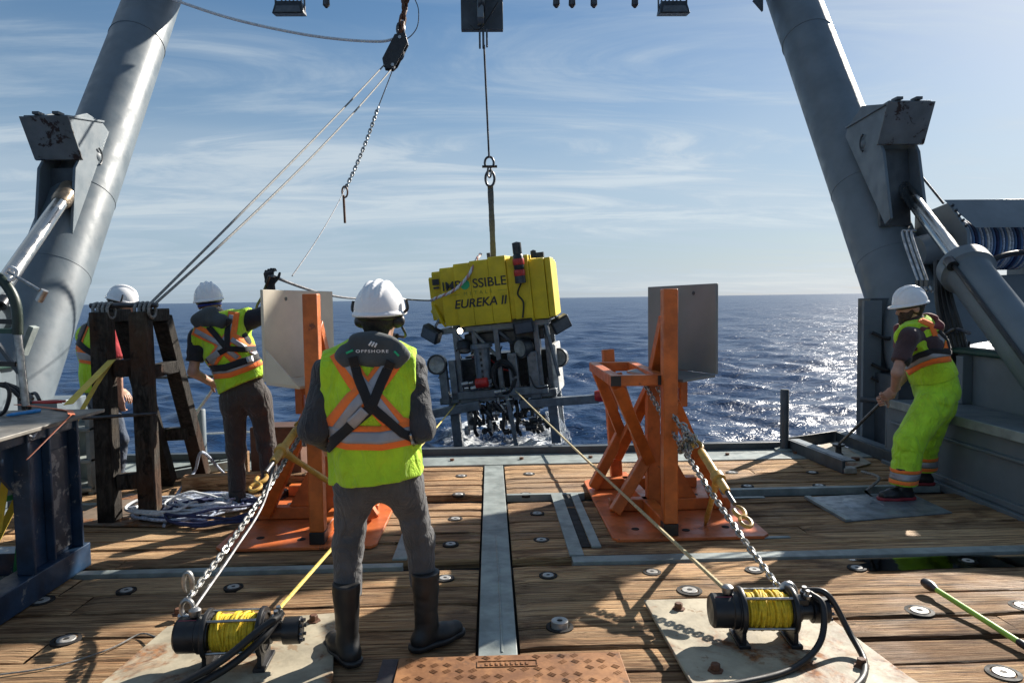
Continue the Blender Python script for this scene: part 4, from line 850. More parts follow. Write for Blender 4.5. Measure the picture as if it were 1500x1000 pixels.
def shackle(c, label, big=1.0, mat=steel):
    t = thing('shackle', label, 'shackle', c, group='shackles at the winches'); c = Vector(c)
    MB().tube([c+V(.03*big*math.cos(q), 0, .045*big*math.sin(q)) for q in np.linspace(-.9, 4.04, 16)], .013*big, 8).build('bow', mat, t)
    MB().cyl(c+V(-.045*big, 0, -.04*big), c+V(.05*big, 0, -.04*big), .013*big, n=10).build('pin', mat, t)
shackle(CR1+V(.02, -.03, -.01), 'large shackle on top of the winch nearest the lime stick', 1.25); shackle(CL1+V(0, 0, -.04), 'shackle on the winch beside the nearest crewman', .9)
o = MB().tube([CL1+V(.0, .02, .07)+V(.02*math.cos(q), 0, .05*math.sin(q)) for q in np.linspace(-.6, 4.2, 14)], [.011]*11+[.009, .007, .004], 8).build('chain_hook', galv); tag(o, 'bright steel hook where the chain meets the winch beside the nearest crewman', 'hook')
# ------------------------------------------------------------------ ropes overhead
BLK = P(579, 76, 11.2)
def snatch_block():
    t = thing('snatch_block', 'black snatch block hanging tilted from a short chain', 'pulley block', BLK)
    ax = (P(588, 50, 11.2)-P(573, 103, 11.2)).normalized()
    a = P(586, 53, 11.2); b = P(573, 103, 11.2); x = V(1, 0, 0)
    for dy in (-.09, .06): MB().prism([a+V(-.07, dy, 0), a+V(.09, dy, .02), a+V(.12, dy, -.12), b+V(.09, dy, .06), b+V(.02, dy, 0), b+V(-.10, dy, .02), b+V(-.12, dy, .15)], (0, .03, 0)).build('cheek', black, t, bevel=.006)
    MB().lathe([(.03, -.04), (.13, -.04), (.10, 0), (.13, .04), (.03, .04)], (a+b)/2, (0, 1, 0), 24).build('sheave', steel_dk, t)
    for k in (.1, .9): MB().cyl(a.lerp(b, k)+V(.02, -.11, 0), a.lerp(b, k)+V(.02, .11, 0), .025, n=8).build('bolt', steel, t)
    MB().tube(ring_pts(a+V(.01, 0, .10), .05, .10, 14), .022, 8, True).build('eye', steel_dk, t)
    return a, b
ba, bb = snatch_block()
chain('hanger_chain', 'short rusty chain holding the snatch block under the beam', [P(596, -25, 11.4), P(592, 18, 11.3), ba+V(.02, 0, .12)], .15, .024, rusty)
def rope(name, label, pts, r, mat, group=None, cat='rope'): return tubething(name, label, cat, pts, r, mat, group, 6)
rope('hauling_rope', 'slack white rope curving from the gantry leg to the snatch block', curve_pts([P(215, -14, 10.6), P(330, 25, 10.8), P(430, 48, 11), P(500, 58, 11.1), P(556, 61, 11.2), P(578, 57, 11.2)], 10), .021, white_rope)
rope('tail_line', 'thin dark loop of line beside the snatch block chain', curve_pts([P(606, -5, 11.2), P(613, 15, 11.2), P(611, 40, 11.2), P(598, 56, 11.2), P(582, 60, 11.2)], 8), .008, steel_dk)
top_ws = P(215, 452, 5.62)
rope('hauling_rope', 'grey flecked rope, upper of two from the snatch block to the timber trestle', sag(P(566, 92, 11.2), top_ws+V(0, 0, .012), .03), .011, grey_rope, 'ropes from the block to the trestle')
rope('hauling_rope', 'grey flecked rope, lower of two from the snatch block to the timber trestle', sag(P(573, 102, 11.2), top_ws+V(.02, 0, 0), .10), .011, grey_rope, 'ropes from the block to the trestle')
pa, pb = P(553, 160, 11.0), P(506, 276, 10.6)
rope('tag_line', 'thin line from the snatch block to the dangling chain', [P(574, 106, 11.2), pa], .008, steel_dk)
chain('dangling_chain', 'slim chain hanging obliquely below the snatch block', sag(pa, pb, .06), .062, .0095, galv)
h = thing('drop_hook', 'dark hook and pin hanging from the end of the slim chain', 'hook', pb)
MB().tube(ring_pts(pb+V(-.01, 0, -.05), .04, .08, 14), .013, 6, True).build('eye', rusty, h); MB().cyl(pb+V(-.03, 0, -.10), pb+V(-.02, 0, -.50), .018, n=8).build('pin', rusty, h)
rope('tag_line', 'thin line from the dangling chain down towards the raised glove', sag(pb, P(428, 404, 6.4), .05), .006, steel_dk)
HAND2 = P(395, 404, 5.95)
vt = P(632, 440, 12.2)
rope('tag_line', 'dark line stretched from the raised glove to the rope on the yellow vehicle', sag(HAND2+V(.02, 0, .0), P(560, 433, 10.4), .10)[:-1]+sag(P(560, 433, 10.4), vt, .02), .013, steel_dk)
rope('tag_line', 'dark line from the raised glove down behind the timber trestle', [HAND2, P(383, 436, 6.05), P(377, 446, 6.1), P(371, 470, 6.2)], .012, steel_dk)
def twisted(name, label, pts, r, m1, m2):
    t = thing(name, label, 'rope', pts[0]); L_ = len(pts)
    for k in range(3):
        out = []
        for i, p in enumerate(pts):
            d = (pts[min(i+1, L_-1)]-pts[max(i-1, 0)]).normalized(); x, y, _ = frame(d); a = i*.9+k*2.094; out.append(p+x*r*.55*math.cos(a)+y*r*.55*math.sin(a))
        MB().tube(out, r*.55, 6).build('strand', m2 if k == 0 else m1, t)
twisted('vehicle_rope', 'white and red twisted rope draped over the corner of the yellow vehicle', curve_pts([vt, P(640, 436, 12.1), P(665, 425, 12.02), P(685, 405, 12.02), P(698, 380, 12.12), P(704, 372, 12.5)], 14), .026, white_rope, M('red_fleck_rope', (.55, .25, .20), .7))
rope('tag_rope', 'yellowish rope from the vehicle passing behind the nearest crewman to his winch', sag(P(667, 592, 12.4), WL+V(.175, .03, .245), .02), .010, lit_tan_rope, 'pale ropes from the vehicle to the winches')
rope('tag_rope', 'pale rope from the vehicle to the winch nearest the lime stick', sag(P(752, 569, 12.3), WR+V(-.205, .02, .25), .02), .011, tan_rope, 'pale ropes from the vehicle to the winches')
# ------------------------------------------------------------------ posts, fairlead, small gear on the deck
def post(c, h, r, label, n=24):
    t = thing('stern_post', label, 'post', c); c = Vector(c)
    MB().lathe([(r, 0), (r, h-.01), (r-.008, h), (.0005, h)], c, (0, 0, 1), n).build('tube', grey_dk if c.x > 0 else grey, t); MB().lathe([(.10, .0), (.10, .02), (r, .025)], c, (0, 0, 1), n).build('base_ring', grey_lt, t)
post((3.13, 7.52, .012), .66, .045, 'dark round post on the stern edge beside the steel channel tray'); post((-3.03, 7.48, .012), .57, .055, 'grey round post on the stern edge beyond the timber trestle')
def fairlead():
    a, b = G(1155, 660), G(1236, 694); c, d = G(1226, 648), G(1310, 682)
    t = thing('channel_tray', 'dark steel channel tray by the stern post with a rope pulley inside', 'steel tray', (a+c)/2)
    for p, q in ((a, b), (c, d)):
        o = MB().beam(p+V(0, 0, .065), q+V(0, 0, .065), .03, .12).build('channel_web', grey_dk, t, bevel=.003)
        n = V(-(q-p).y, (q-p).x, 0).normalized()*.05
        for z in (.012, .122): MB().beam(p+n*1.34+V(0, 0, z), q+n*1.34+V(0, 0, z), .10, .012).build('channel_flange', grey_dk if z < .1 else grey, o)
    MB().beam(a+V(-.02, .05, .065), c+V(.02, .05, .065), .03, .13).build('channel_web', grey_dk, t, bevel=.003)
    MB().prism([a+V(.12, -.02, .014), c+V(-.02, -.04, .014), d+V(-.2, .05, .014), b+V(.1, .1, .014)], (0, 0, .008)).build('tray_floor', plate_m, t)
    k = G(1228, 668); MB().lathe([(.0005, 0), (.05, 0), (.03, .02), (.03, .08), (.06, .09), (.06, .11), (.0005, .11)], k+V(0, 0, .02), (0, 0, 1), 20).build('pulley', steel_dk, t)
    k2 = G(1253, 677); MB().lathe([(.0005, 0), (.04, 0), (.04, .03), (.0005, .035)], k2+V(0, 0, .02), (0, 0, 1), 12).build('bolt_head', rusty, t)
    MB().box(b+V(.06, .04, .03), (.12, .10, .05)).build('end_block', washer, t, bevel=.004)
    return k+V(0, 0, .12)
FAIR = fairlead()
o = MB().tube(curve_pts([P(1262, 690, 6.2), P(1288, 700, 6.0), P(1268, 722, 5.9), P(1290, 742, 5.6), P(1320, 748, 5.5)], 8), .012, 6); 
for p in range(len(o.v)):
    x, y, z = o.v[p]; o.v[p] = (x, y, max(z, .012))
tag(o.build('slack_rope', grey_rope), 'slack grey rope lying round the boots of the crewman in lime trousers', 'rope')
def stick():
    a, b = G(1362, 857, .05), G(1520, 957, .03); d = b-a
    t = thing('boat_pole', 'lime green pole with dark tip lying on the planks', 'pole', a)
    MB().cyl(a, b+d*.4, .0145, n=14).build('shaft', stick_g, t); MB().lathe([(.0005, -.05), (.022, -.05), (.028, -.02), (.028, .02), (.018, .05), (.0145, .06)], a, d, 16).build('tip', steel_dk, t); MB().lathe([(.016, 0), (.018, .01), (.018, .06), (.016, .07)], a+d*.85, d, 14).build('grip_band', black, t)
stick()
def checker():
    x0, x1, y0, y1, z = -.43, .555, 2.65, 3.12, .09
    t = thing('tread_plate', 'rusty steel tread plate with stamped pattern at the near deck edge', 'tread plate', ((x0+x1)/2, y0, 0))
    MB().box(((x0+x1)/2, (y0+y1)/2, z-.006), (x1-x0, y1-y0, .012)).build('plate', tread_m, t, bevel=.003)
    for a, b, c, d in ((x0+.01, x0+.03, y0, y1), (x1-.03, x1-.01, y0, y1), (x0+.031, x1-.031, y1-.03, y1-.01)): MB().box(((a+b)/2, (c+d)/2, (z-.012)/2), (b-a, d-c, z-.014)).build('skirt', black, t)
    m = MB(); dk = MB()
    for i in range(17):
        for j in range(9):
            cx, cy = x0+.05+i*.056, y0+.03+j*.052
            if abs(cx-.05) < .14 and 3.00 < cy < 3.08: continue
            if (i//2+j) % 3 == 0: continue
            an = R(40) if (i+j) % 2 else R(-40)
            for k in (-1, 0, 1):
                q = V(cx-math.sin(an)*.009*k, cy+math.cos(an)*.009*k, z+.0016); (m if True else dk).box(q, (.032, .0034, .0020), Matrix.Rotation(an, 3, 'Z'))
    tag(m.build('tread_bars', tread_m, t, smooth=0), kind='stuff')
    for x in (-.13+.05, .05+.13): MB().box((x, 3.04, z+.002), (.004, .05, .004)).build('name_rim', tread_m, t)
    for y in (3.015, 3.065): MB().box((.05, y, z+.002), (.264, .004, .004)).build('name_rim', tread_m, t)
    for i in range(9): MB().box((-.04+i*.022, 3.04, z+.002), (.010, .026, .005)).build('embossed_bar', tread_m, t)
    MB().box((-.47, 3.02, .04), (.07, .22, .08)).build('dark_block', black, t)  # plain black block beside the plate
checker()
def coil(name, label, c, r, n, mat, rad, seed):
    rr = random.Random(seed); pts = []; c = Vector(c)
    for i in range(n*10):
        a = i*2*math.pi/10*(1+.02*math.sin(i*.7)); k = r*(.45+.55*abs(math.sin(i*.23+seed)))*rr.uniform(.86, 1.12); pts.append(c+V(k*math.cos(a)*1.15+.08*math.sin(i*.21), k*math.sin(a)*.85+.06*math.cos(i*.17), rad+ .045*abs(math.sin(i*.37+seed))*rr.uniform(.3, 1.2)+.07*max(0, 1-k/r)))
    return tubething(name, label, 'rope', curve_pts(pts, 4), rad, mat, n=6)
coil('rope_coil', 'heap of white and blue flecked rope on the deck behind the timber trestle', (-2.37, 5.72, .02), .36, 9, bw_rope, .012, 1)
coil('rope_coil', 'navy rope heaped with the white rope beside the second crewman', (-2.22, 5.62, .02), .40, 5, blue_rope, .012, 3)
coil('rope_coil', 'loose white rope on top of the heap beside the trestle foot', (-2.45, 5.68, .05), .30, 4, white_rope, .011, 8)
tubething('rope_tail', 'white rope tail looping from the heap over the timber offcuts', 'rope', curve_pts([G(240, 770, .02), G(262, 720, .05), G(285, 690, .12), P(296, 662, 6.3), G(325, 690, .1), G(345, 705, .03), G(410, 712, .02)], 8), .013, bw_rope)
tubething('tag_line', 'white rope running down from the second crewman to the stern post', 'rope', [P(330, 545, 5.95), P(292, 598, 7.0), P(270, 640, 7.3)], .013, white_rope)
tubething('guard_wire', 'thin dark guard wire seen behind the timber trestle', 'wire', [P(205, 553, 7.7), P(320, 551, 7.6)], .016, steel_dk)
tubething('guard_wire', 'pale wire along the stern beyond the second crewman', 'wire', [V(-3.1, 7.6, .30), V(-1.3, 7.6, .34), V(-1.1, 6.3, .75)], .010, white_rope)
def block(name, label, c, sz, rz, mat=pale_timber): o = MB().box((0, 0, 0), sz).build(name, mat, bevel=.006); o.location = c; o.rotation_euler = (0, 0, rz); tag(o, label, 'timber', 'timber offcuts by the stern')
block('timber_block', 'pale timber offcut lying between the rope heap and the stern', (-2.35, 6.35, .09), (.75, .12, .15), .12); block('timber_block', 'short timber block beside the stern post', (-2.45, 6.95, .12), (.16, .14, .22), .2)
block('timber_block', 'long thin timber behind the legs of the second crewman', (-1.75, 6.55, .06), (.9, .10, .09), -.05)
o = MB().box((0, 0, 0), (.46, .30, .52)).build('wooden_box', M('brown_box_ply', (.10, .045, .025), .6, var=.35), bevel=.01); o.location = (-2.0, 6.75, .27); tag(o, 'reddish brown wooden box behind the legs of the second crewman', 'box')
# low steel doubler plates by the left stern corner
tag(MB().prism([V(-3.35, 5.45, .008), V(-2.45, 5.35, .008), V(-2.2, 6.0, .008), V(-3.2, 6.3, .008)], (0, 0, .014)).build('steel_plate', M('rusty_plate', (.20, .15, .11), .6, .2, var=.4, scale=5, rust=.45), bevel=.003), 'rust stained flat plate under the timber trestle', 'steel plate')
for i in range(3):
    tag(MB().beam(V(-3.75+.16*i, 6.35+.1*i, .05), V(-2.75+.1*i, 7.25+.05*i, .05), .10, .08).build('steel_angle', grey_lt, bevel=.004), ('outermost', 'middle', 'innermost')[i]+' of three pale steel angles at the stern corner by the trestle', 'steel angle', 'steel angles at the stern corner')
# ------------------------------------------------------------------ timber trestle
def trestle():
    t = thing('timber_trestle', 'dark timber trestle with two upright posts and slanted legs', 'trestle', (-2.85, 5.8, 0))
    def tb(n, a, b, w, h=None, up=(0, 1, 0)): return MB().beam(a, b, w, h or w, up).build(n, dark_timber, t, bevel=.008)
    A, B_ = V(-2.95, 5.52, .02), V(-2.66, 5.56, .02); zt = 1.60
    tb('post', A, A+V(-.0, .02, zt), .125, .14); tb('post', B_, B_+V(-.02, .02, zt), .125, .14)
    for q, f in ((A, V(-3.02, 6.68, .02)), (B_, V(-2.80, 6.92, .02))):
        top = q+V(-.01, .07, zt-.03); tb('head', q+V(-.01, .06, zt-.03), q+V(-.01, .38, zt-.03), .11, .10, (0, 0, 1)); tb('slanted_leg', q+V(-.01, .36, zt-.06), f, .12, .12, (1, 0, 0))
        tb('tie', q+V(0, .08, 1.13), q+V(-.02, .55, 1.13), .09, .10, (0, 0, 1))
    tb('rung', A+V(.07, 0, .30), B_+V(-.07, 0, .30), .09, .12, (0, 0, 1)); tb('rung', A+V(.07, .03, 1.17), B_+V(-.07, .03, 1.17), .09, .13, (0, 0, 1))
    p, q = V(-3.02, 6.50, .50), V(-2.81, 6.55, .50); tb('rung', p+V(-.05, 0, 0), q+V(.05, 0, 0), .10, .11, (0, 0, 1))
    MB().tube([A+V(-.12, -.09, .81), B_+V(.12, -.09, .83)], .014, 8).build('iron_bar', steel_dk, t)
    MB().cyl(A+V(-.1, .05, zt+.05), B_+V(.1, .05, zt+.05), .02, n=8).build('top_bar', steel_dk, t)
    for c in (A, B_):
        for k in range(4): MB().tube([c+V(-.05+.035*k, .05+.06*math.cos(a), zt+.01+.06*math.sin(a)) for a in np.linspace(0, 6.28, 10)[:-1]], .013, 6, True).build('lashing', grey_rope, t)
trestle()
# ------------------------------------------------------------------ navy blue workbench with work top, in the near corner
def blueframe():
    t = thing('workbench', 'navy blue steel workbench with scuffed paint in the near corner', 'workbench', (-2.7, 4.0, 0))
    def bx(n, c, s, m=blue_m, b=.005): return MB().box(c, s).build(n, m, t, bevel=b)
    bx('base_beam', (-2.67, 3.75, .085), (.16, 1.70, .15)); bx('base_beam', (-3.5, 3.75, .085), (.16, 1.7, .15)); bx('cross_beam', (-3.085, 4.50, .085), (.67, .14, .14)); bx('cross_beam', (-3.085, 3.4, .085), (.67, .14, .14))
    # broad column made of web and flanges
    bx('column_web', (-2.66, 4.29, .57), (.022, .44, .82)); bx('column_flange', (-2.665, 4.525, .57), (.15, .022, .82)); bx('column_flange', (-2.645, 4.055, .57), (.10, .022, .82)); bx('column_rib', (-2.622, 4.25, .57), (.05, .016, .80)); bx('column_fill', (-2.645, 4.38, .5), (.006, .22, .62), M('scuffed_navy', (.03, .04, .06), .5, var=.4, wear=((.22, .22, .22), .52), scale=6))
    bx('rear_column', (-3.45, 4.3, .57), (.12, .3, .82)); bx('top_beam', (-2.67, 3.7, 1.005-.06), (.12, 1.7, .07)); bx('top_beam', (-3.4, 3.7, .945), (.12, 1.7, .07)); bx('mid_rail', (-2.75, 3.35, .55), (.05, .9, .05))
    MB().prism([V(-2.70, 4.055, .90), V(-2.70, 4.055, .62), V(-2.70, 3.80, .90)], (.02, 0, 0)).build('gusset', blue_m, t)
    top = MB().prism([V(-2.52, 3.0, .985), V(-2.50, 4.68, .985), V(-3.75, 4.68, .985), V(-3.75, 3.0, .985)], (0, 0, .022)).build('table_top', ytable, t, bevel=.004)
blueframe()
zt = 1.008
def bent_frame():
    t = thing('bent_tube_rack', 'bent tube rack with a bright lower upright standing on the work top', 'tube rack', P(37, 592, 4.45))
    y = 4.45; q = lambda px, py, d=0: P(px, py, y+d)
    f = q(38, 597); MB().tube(curve_pts([q(-30, 402), q(-4, 405), q(14, 424), q(24, 450), q(26, 490)], 8), .030, 12).build('bent_tube', M('green_black_paint', (.015, .028, .02), .4), t)
    MB().tube([q(25, 480), q(38, 594)], .022, 12).build('upright', steel, t)
    for py, m in ((470, black), (484, green_dk), (532, black)): MB().beam(q(-40, py), q(24, py+1), .03, .03).build('cross_bar', m, t)
    MB().beam(q(-6, 500), q(28, 546), .022).build('strut', grey_dk, t); MB().tube(curve_pts([q(8, 400), q(15, 392), q(25, 397), q(20, 408), q(5, 412), q(-5, 405)], 6), .012, 6).build('wire_tie', white_rope, t)
    MB().cyl(q(12, 398), q(58, 425), .010, n=8).build('lever', steel, t); MB().cyl(q(66, 425), q(57, 441), .022, n=10).build('lever_grip', steel, t)
    MB().tube(curve_pts([q(6, 560), q(14, 575), q(8, 600), q(-4, 610)], 6), .012, 6).build('cable', rubber, t)
bent_frame()
def onTop(px, py): return G(px, py, zt)
def strap(name, label, pts, w, mat, cat='strap', up=(0, 0, 1), group=None):
    m = MB()
    for a, b in zip(pts, pts[1:]): m.beam(a, b, w, .004, up)
    return tag(m.build(name, mat), label, cat, group)
strap('lashing_strap', 'orange strap lying across the work top and hanging over its edge', [onTop(24, 594)+V(0, 0, .008), onTop(60, 597)+V(0, 0, .006), onTop(96, 603)+V(.03, 0, .006), P(94, 606, 4.02)+V(.04, 0, -.005), P(40, 672, 3.98)], .035, strap_o, up=(.2, 0, 1))
def pen(): 
    a, b = onTop(10, 611)+V(0, 0, .012), onTop(50, 605)+V(0, 0, .012); t = thing('marker_pen', 'bright blue marker pen on the work top', 'pen', a); MB().lathe([(.0005, 0), (.006, .0), (.011, .03), (.011, .20), (.0005, .205)], a, b-a, 12).build('barrel', pen_blue, t); MB().lathe([(.0125, 0), (.0125, .06), (.0005, .062)], a+(b-a)*.72, b-a, 12).build('cap', pen_blue, t)
pen()
def pliers():
    a = onTop(45, 592)+V(0, 0, .015); t = thing('pliers', 'red handled pliers with black head on the work top', 'pliers', a)
    for k in (-1, 1): MB().tube(curve_pts([a, a+V(.06, .012*k, 0), a+V(.14, .03*k, 0), a+V(.22, .018*k, 0)], 6), .009, 8).build('handle', red_m, t)
    MB().tube([a+V(-.07, 0, 0), a+V(-.03, 0, .004), a+V(.02, 0, 0)], [.006, .016, .012], 8).build('jaw', steel_dk, t)
pliers()
tubething('cord', 'dark knotted cord behind the pliers on the work top', 'cord', curve_pts([onTop(30, 588)+V(0, 0, .015), onTop(38, 584)+V(0, 0, .05), onTop(48, 588)+V(0, 0, .02), onTop(42, 584)+V(0, 0, .02), onTop(52, 586)+V(0, 0, .05), onTop(58, 588)+V(0, 0, .01)], 6), .012, rubber)
ys = 'yellow straps round the navy workbench'
strap('lashing_strap', 'yellow strap with black print rising from behind the work top to the trestle', [P(100, 592, 4.72), P(164, 527, 5.42)], .06, strap_y, group=ys, up=(0, -1, .5))
strap('lashing_strap', 'yellow strap hanging from the trestle post to the corner of the navy workbench', [P(165, 527, 5.42), P(140, 565, 5.1), P(108, 622, 4.72)], .035, strap_y, group=ys, up=(0, -1, .3))
for i, (a, b) in enumerate((((18, 640), (-4, 780)), ((30, 645), (-10, 700)), ((40, 700), (-10, 800)))):
    strap('lashing_strap', ('steep yellow strap hanging inside the navy workbench', 'yellow strap slanting behind the navy column near its top', 'frayed yellow strap slanting low inside the navy workbench')[i], [P(*a, 4.2+.2*i), P(*b, 4.0+.2*i)], .045, strap_y, group=ys, up=(0, -1, .1))
strap('ratchet_strap', 'green ratchet strap pulled down to the base of the navy workbench', [P(40, 722, 4.25), P(28, 838, 4.25)], .07, strap_g, up=(0, -1, .1)); strap('lashing_strap', 'green strap running back beneath the work top', [P(-8, 735, 4.2), P(40, 722, 4.25)], .03, strap_g, up=(0, -1, .1))
tubething('cord', 'white cord hanging in a V from the edge of the work top', 'cord', [onTop(34, 627)+V(.0, 0, -.02), P(49, 640, 3.95), onTop(62, 612)+V(.01, 0, -.02)], .005, white_rope)
tubething('cord', 'thin grey cord trailing over the planks to the winch beside the nearest crewman', 'cord', curve_pts([G(-20, 990, .01), G(80, 975, .01), G(160, 950, .01), G(205, 928, .02), G(228, 932, .03)], 8), .004, grey_rope)
# storage drum and coiled hose on the bulwark ledge behind the frame
tubething('hose_coil', 'black hose coiled on the bulwark behind the tube rack', 'hose', [P(0, 600, 6.2)+V(.22*math.cos(a), .05*math.sin(a*.3), .22*math.sin(a)) for a in np.linspace(0, 18, 60)], .016, rubber)
# ------------------------------------------------------------------ people: bodies and clothes are grown as smooth volumes
class Vol:
    def __init__(s, pts, h, pad=.16):
        a = np.array([tuple(p) for p in pts]); s.h = h; s.o = a.min(0)-pad; s.n = np.ceil((a.max(0)+pad-s.o)/h).astype(int)+1; s.D = np.full(tuple(s.n), 9.0)
        s.ax = [s.o[i]+h*np.arange(s.n[i]) for i in range(3)]
    def grid(s, lo, hi):
        sl = []
        for i in range(3):
            a = max(0, int((lo[i]-s.o[i])/s.h)-1); b = min(s.n[i], int((hi[i]-s.o[i])/s.h)+3); sl.append(slice(a, max(a+1, b)))
        X, Y, Z = np.meshgrid(*[s.ax[i][sl[i]] for i in range(3)], indexing='ij'); return tuple(sl), np.stack([X, Y, Z], -1)
    def put(s, sl, d, k, mode):
        o = s.D[sl]
        if mode == 'sub': s.D[sl] = np.maximum(o, -d)
        elif mode == 'and': s.D[sl] = np.maximum(o, d)
        else:
            h = np.clip(.5+.5*(o-d)/k, 0, 1); s.D[sl] = o*(1-h)+d*h-k*h*(1-h)
    def limb(s, a, b, ra, rb, k=.03, u=None, mode='add', pad=0.0):
        """tapered limb; ra, rb are radii or (across, deep) pairs with u the 'across' direction"""
        a, b = np.array(a, float), np.array(b, float); ra = ra if isinstance(ra, tuple) else (ra, ra); rb = rb if isinstance(rb, tuple) else (rb, rb)
        m = max(ra+rb)+k*1.5+.03; sl, p = s.grid(np.minimum(a, b)-m, np.maximum(a, b)+m)
        d = b-a; L2 = max(d@d, 1e-9); t = np.clip(((p-a)@d)/L2, 0, 1); q = p-(a+t[..., None]*d)
        if ra[0] == ra[1] and rb[0] == rb[1]: dist = np.sqrt((q**2).sum(-1))-(ra[0]+(rb[0]-ra[0])*t)
        else:
            w = d/math.sqrt(L2); uu = np.array(u, float); uu = uu-w*(uu@w); uu /= np.linalg.norm(uu); vv = np.cross(w, uu)
            rx = ra[0]+(rb[0]-ra[0])*t; ry = ra[1]+(rb[1]-ra[1])*t; rz = np.minimum(rx, ry)
            e = np.sqrt(((q@uu)/rx)**2+((q@vv)/ry)**2+((q@w)/rz)**2); dist = (e-1)*np.minimum(rx, ry)
        s.put(sl, dist-pad, k, mode)
    def ball(s, c, r, axes=None, k=.02, mode='add'):
        c = np.array(c, float); r = np.array(r if isinstance(r, tuple) else (r, r, r), float); m = r.max()+k*1.5+.03; sl, p = s.grid(c-m, c+m); q = p-c
        if axes is not None: q = q @ np.array([tuple(x) for x in axes]).T
        e = np.sqrt(((q/r)**2).sum(-1)); s.put(sl, (e-1)*r.min(), k, mode)
    def plane(s, c, n, side=None):
        """cut away what lies on the n side of c"""
        X, Y, Z = np.meshgrid(*s.ax, indexing='ij'); n = np.array(n, float); n /= np.linalg.norm(n); d = (X-c[0])*n[0]+(Y-c[1])*n[1]+(Z-c[2])*n[2]; s.D = np.maximum(s.D, d)
    def folds(s, amp, seed, f=(18, 18, 34), wt=None):
        g = np.random.default_rng(seed); X, Y, Z = np.meshgrid(*s.ax, indexing='ij'); n = 0; wx = .012*np.sin(X*31+Z*17)+.010*np.sin(Y*27-Z*23)
        for i in range(9):
            kv = g.normal(size=3)*np.array(f); n = n + np.sin(X*kv[0]+Y*kv[1]+(Z+wx)*kv[2]+g.uniform(0, 6.28))/(1+.25*i)
        n = n/3; n = .5*n-np.abs(n)*.8; s.D = s.D - amp*n*(1 if wt is None else wt(X, Y, Z))
    def mesh(s, name, mat):
        D = s.D; ins = D < 0; n = np.array(D.shape); c0 = np.array([(x, y, z) for x in (0, 1) for y in (0, 1) for z in (0, 1)])
        cnt = np.zeros(n-1, int)
        for c in c0: cnt += ins[c[0]:n[0]-1+c[0], c[1]:n[1]-1+c[1], c[2]:n[2]-1+c[2]]
        act = np.argwhere((cnt > 0) & (cnt < 8)); idx = -np.ones(n-1, int); idx[tuple(act.T)] = np.arange(len(act))
        vals = np.stack([D[tuple((act+c).T)] for c in c0], 1); acc = np.zeros((len(act), 3)); num = np.zeros(len(act))
        for i in range(8):
            for j in range(i+1, 8):
                if np.abs(c0[i]-c0[j]).sum() != 1: continue
                cr = (vals[:, i] < 0) != (vals[:, j] < 0); t = np.where(cr, vals[:, i]/np.where(cr, vals[:, i]-vals[:, j], 1), 0)
                acc += np.where(cr[:, None], c0[i]+t[:, None]*(c0[j]-c0[i]), 0); num += cr
        v = s.o + (act + acc/num[:, None])*s.h; fs = []
        for ax in range(3):
            b, c = (ax+1) % 3, (ax+2) % 3; e = np.zeros(3, int); e[ax] = 1; sh = n.copy(); sh[ax] -= 1
            A = ins[:sh[0], :sh[1], :sh[2]]; B = ins[e[0]:, e[1]:, e[2]:]; ed = np.argwhere(A != B); ed = ed[(ed[:, b] > 0) & (ed[:, c] > 0) & (ed[:, b] < n[b]-1) & (ed[:, c] < n[c]-1)]
            if not len(ed): continue
            db = np.zeros(3, int); db[b] = 1; dc = np.zeros(3, int); dc[c] = 1
            q = np.stack([idx[tuple((ed-db-dc).T)], idx[tuple((ed-dc).T)], idx[tuple(ed.T)], idx[tuple((ed-db).T)]], 1)
            fl = ~A[tuple(ed.T)]; q[fl] = q[fl][:, ::-1]; fs.append(q)
        f = np.concatenate(fs); me = bpy.data.meshes.new(name); me.from_pydata(v.tolist(), [], f.tolist()); me.materials.append(mat); me.polygons.foreach_set('use_smooth', [True]*len(me.polygons)); me.update(); return me
def bvh(me): return BVHTree.FromPolygons([v.co.copy() for v in me.vertices], [tuple(p.vertices) for p in me.polygons])
def strip_from(name, trees, pts, width, mat, parent, lift=.004, n=4, thick=.003, face=None, step=2.0):
    """a flat band laid on the cloth: each sample is where a sight line meets the cloth"""
    P2 = [np.array(p, float) for p in pts]; smp = []
    for a, b in zip(P2, P2[1:]):
        k = max(2, int(np.linalg.norm(b-a)/step)); smp += [a+(b-a)*i/k for i in range(k)]
    smp.append(P2[-1]); m = MB(); prev = None; ln = len(smp)
    for i, p in enumerate(smp):
        d = smp[min(i+3, ln-1)]-smp[max(i-3, 0)]; d /= max(np.linalg.norm(d), 1e-6); nn = np.array((-d[1], d[0])); row = []
        for j in range(n+1):
            q = p+nn*width*(j/n-.5); r = Vector(_ray(q[0], q[1])).normalized(); best = None
            for t in trees:
                h = t.ray_cast(Vector(CAM), r)
                if h[0] is not None and (best is None or h[3] < best[3]): best = h
            row.append(None if best is None else best[0]+(best[1] if best[1].dot(r) < 0 else -best[1])*lift)
        if prev:
            for j in range(n):
                q = (prev[j], prev[j+1], row[j+1], row[j])
                if all(x is not None for x in q) and max((q[0]-q[2]).length, (q[1]-q[3]).length) < .12: m.add(q, [(0, 1, 2, 3)])
        prev = row
    me = m.mesh(name, mat, 0); bm = bmesh.new(); bm.from_mesh(me); bmesh.ops.remove_doubles(bm, verts=bm.verts, dist=1e-5); bmesh.ops.recalc_face_normals(bm, faces=bm.faces); bm.to_mesh(me); bm.free()
    me.polygons.foreach_set('use_smooth', [True]*len(me.polygons)); o = link(name, me, parent); sd_ = o.modifiers.new('thickness', 'SOLIDIFY'); sd_.thickness = thick; sd_.offset = 0; return o
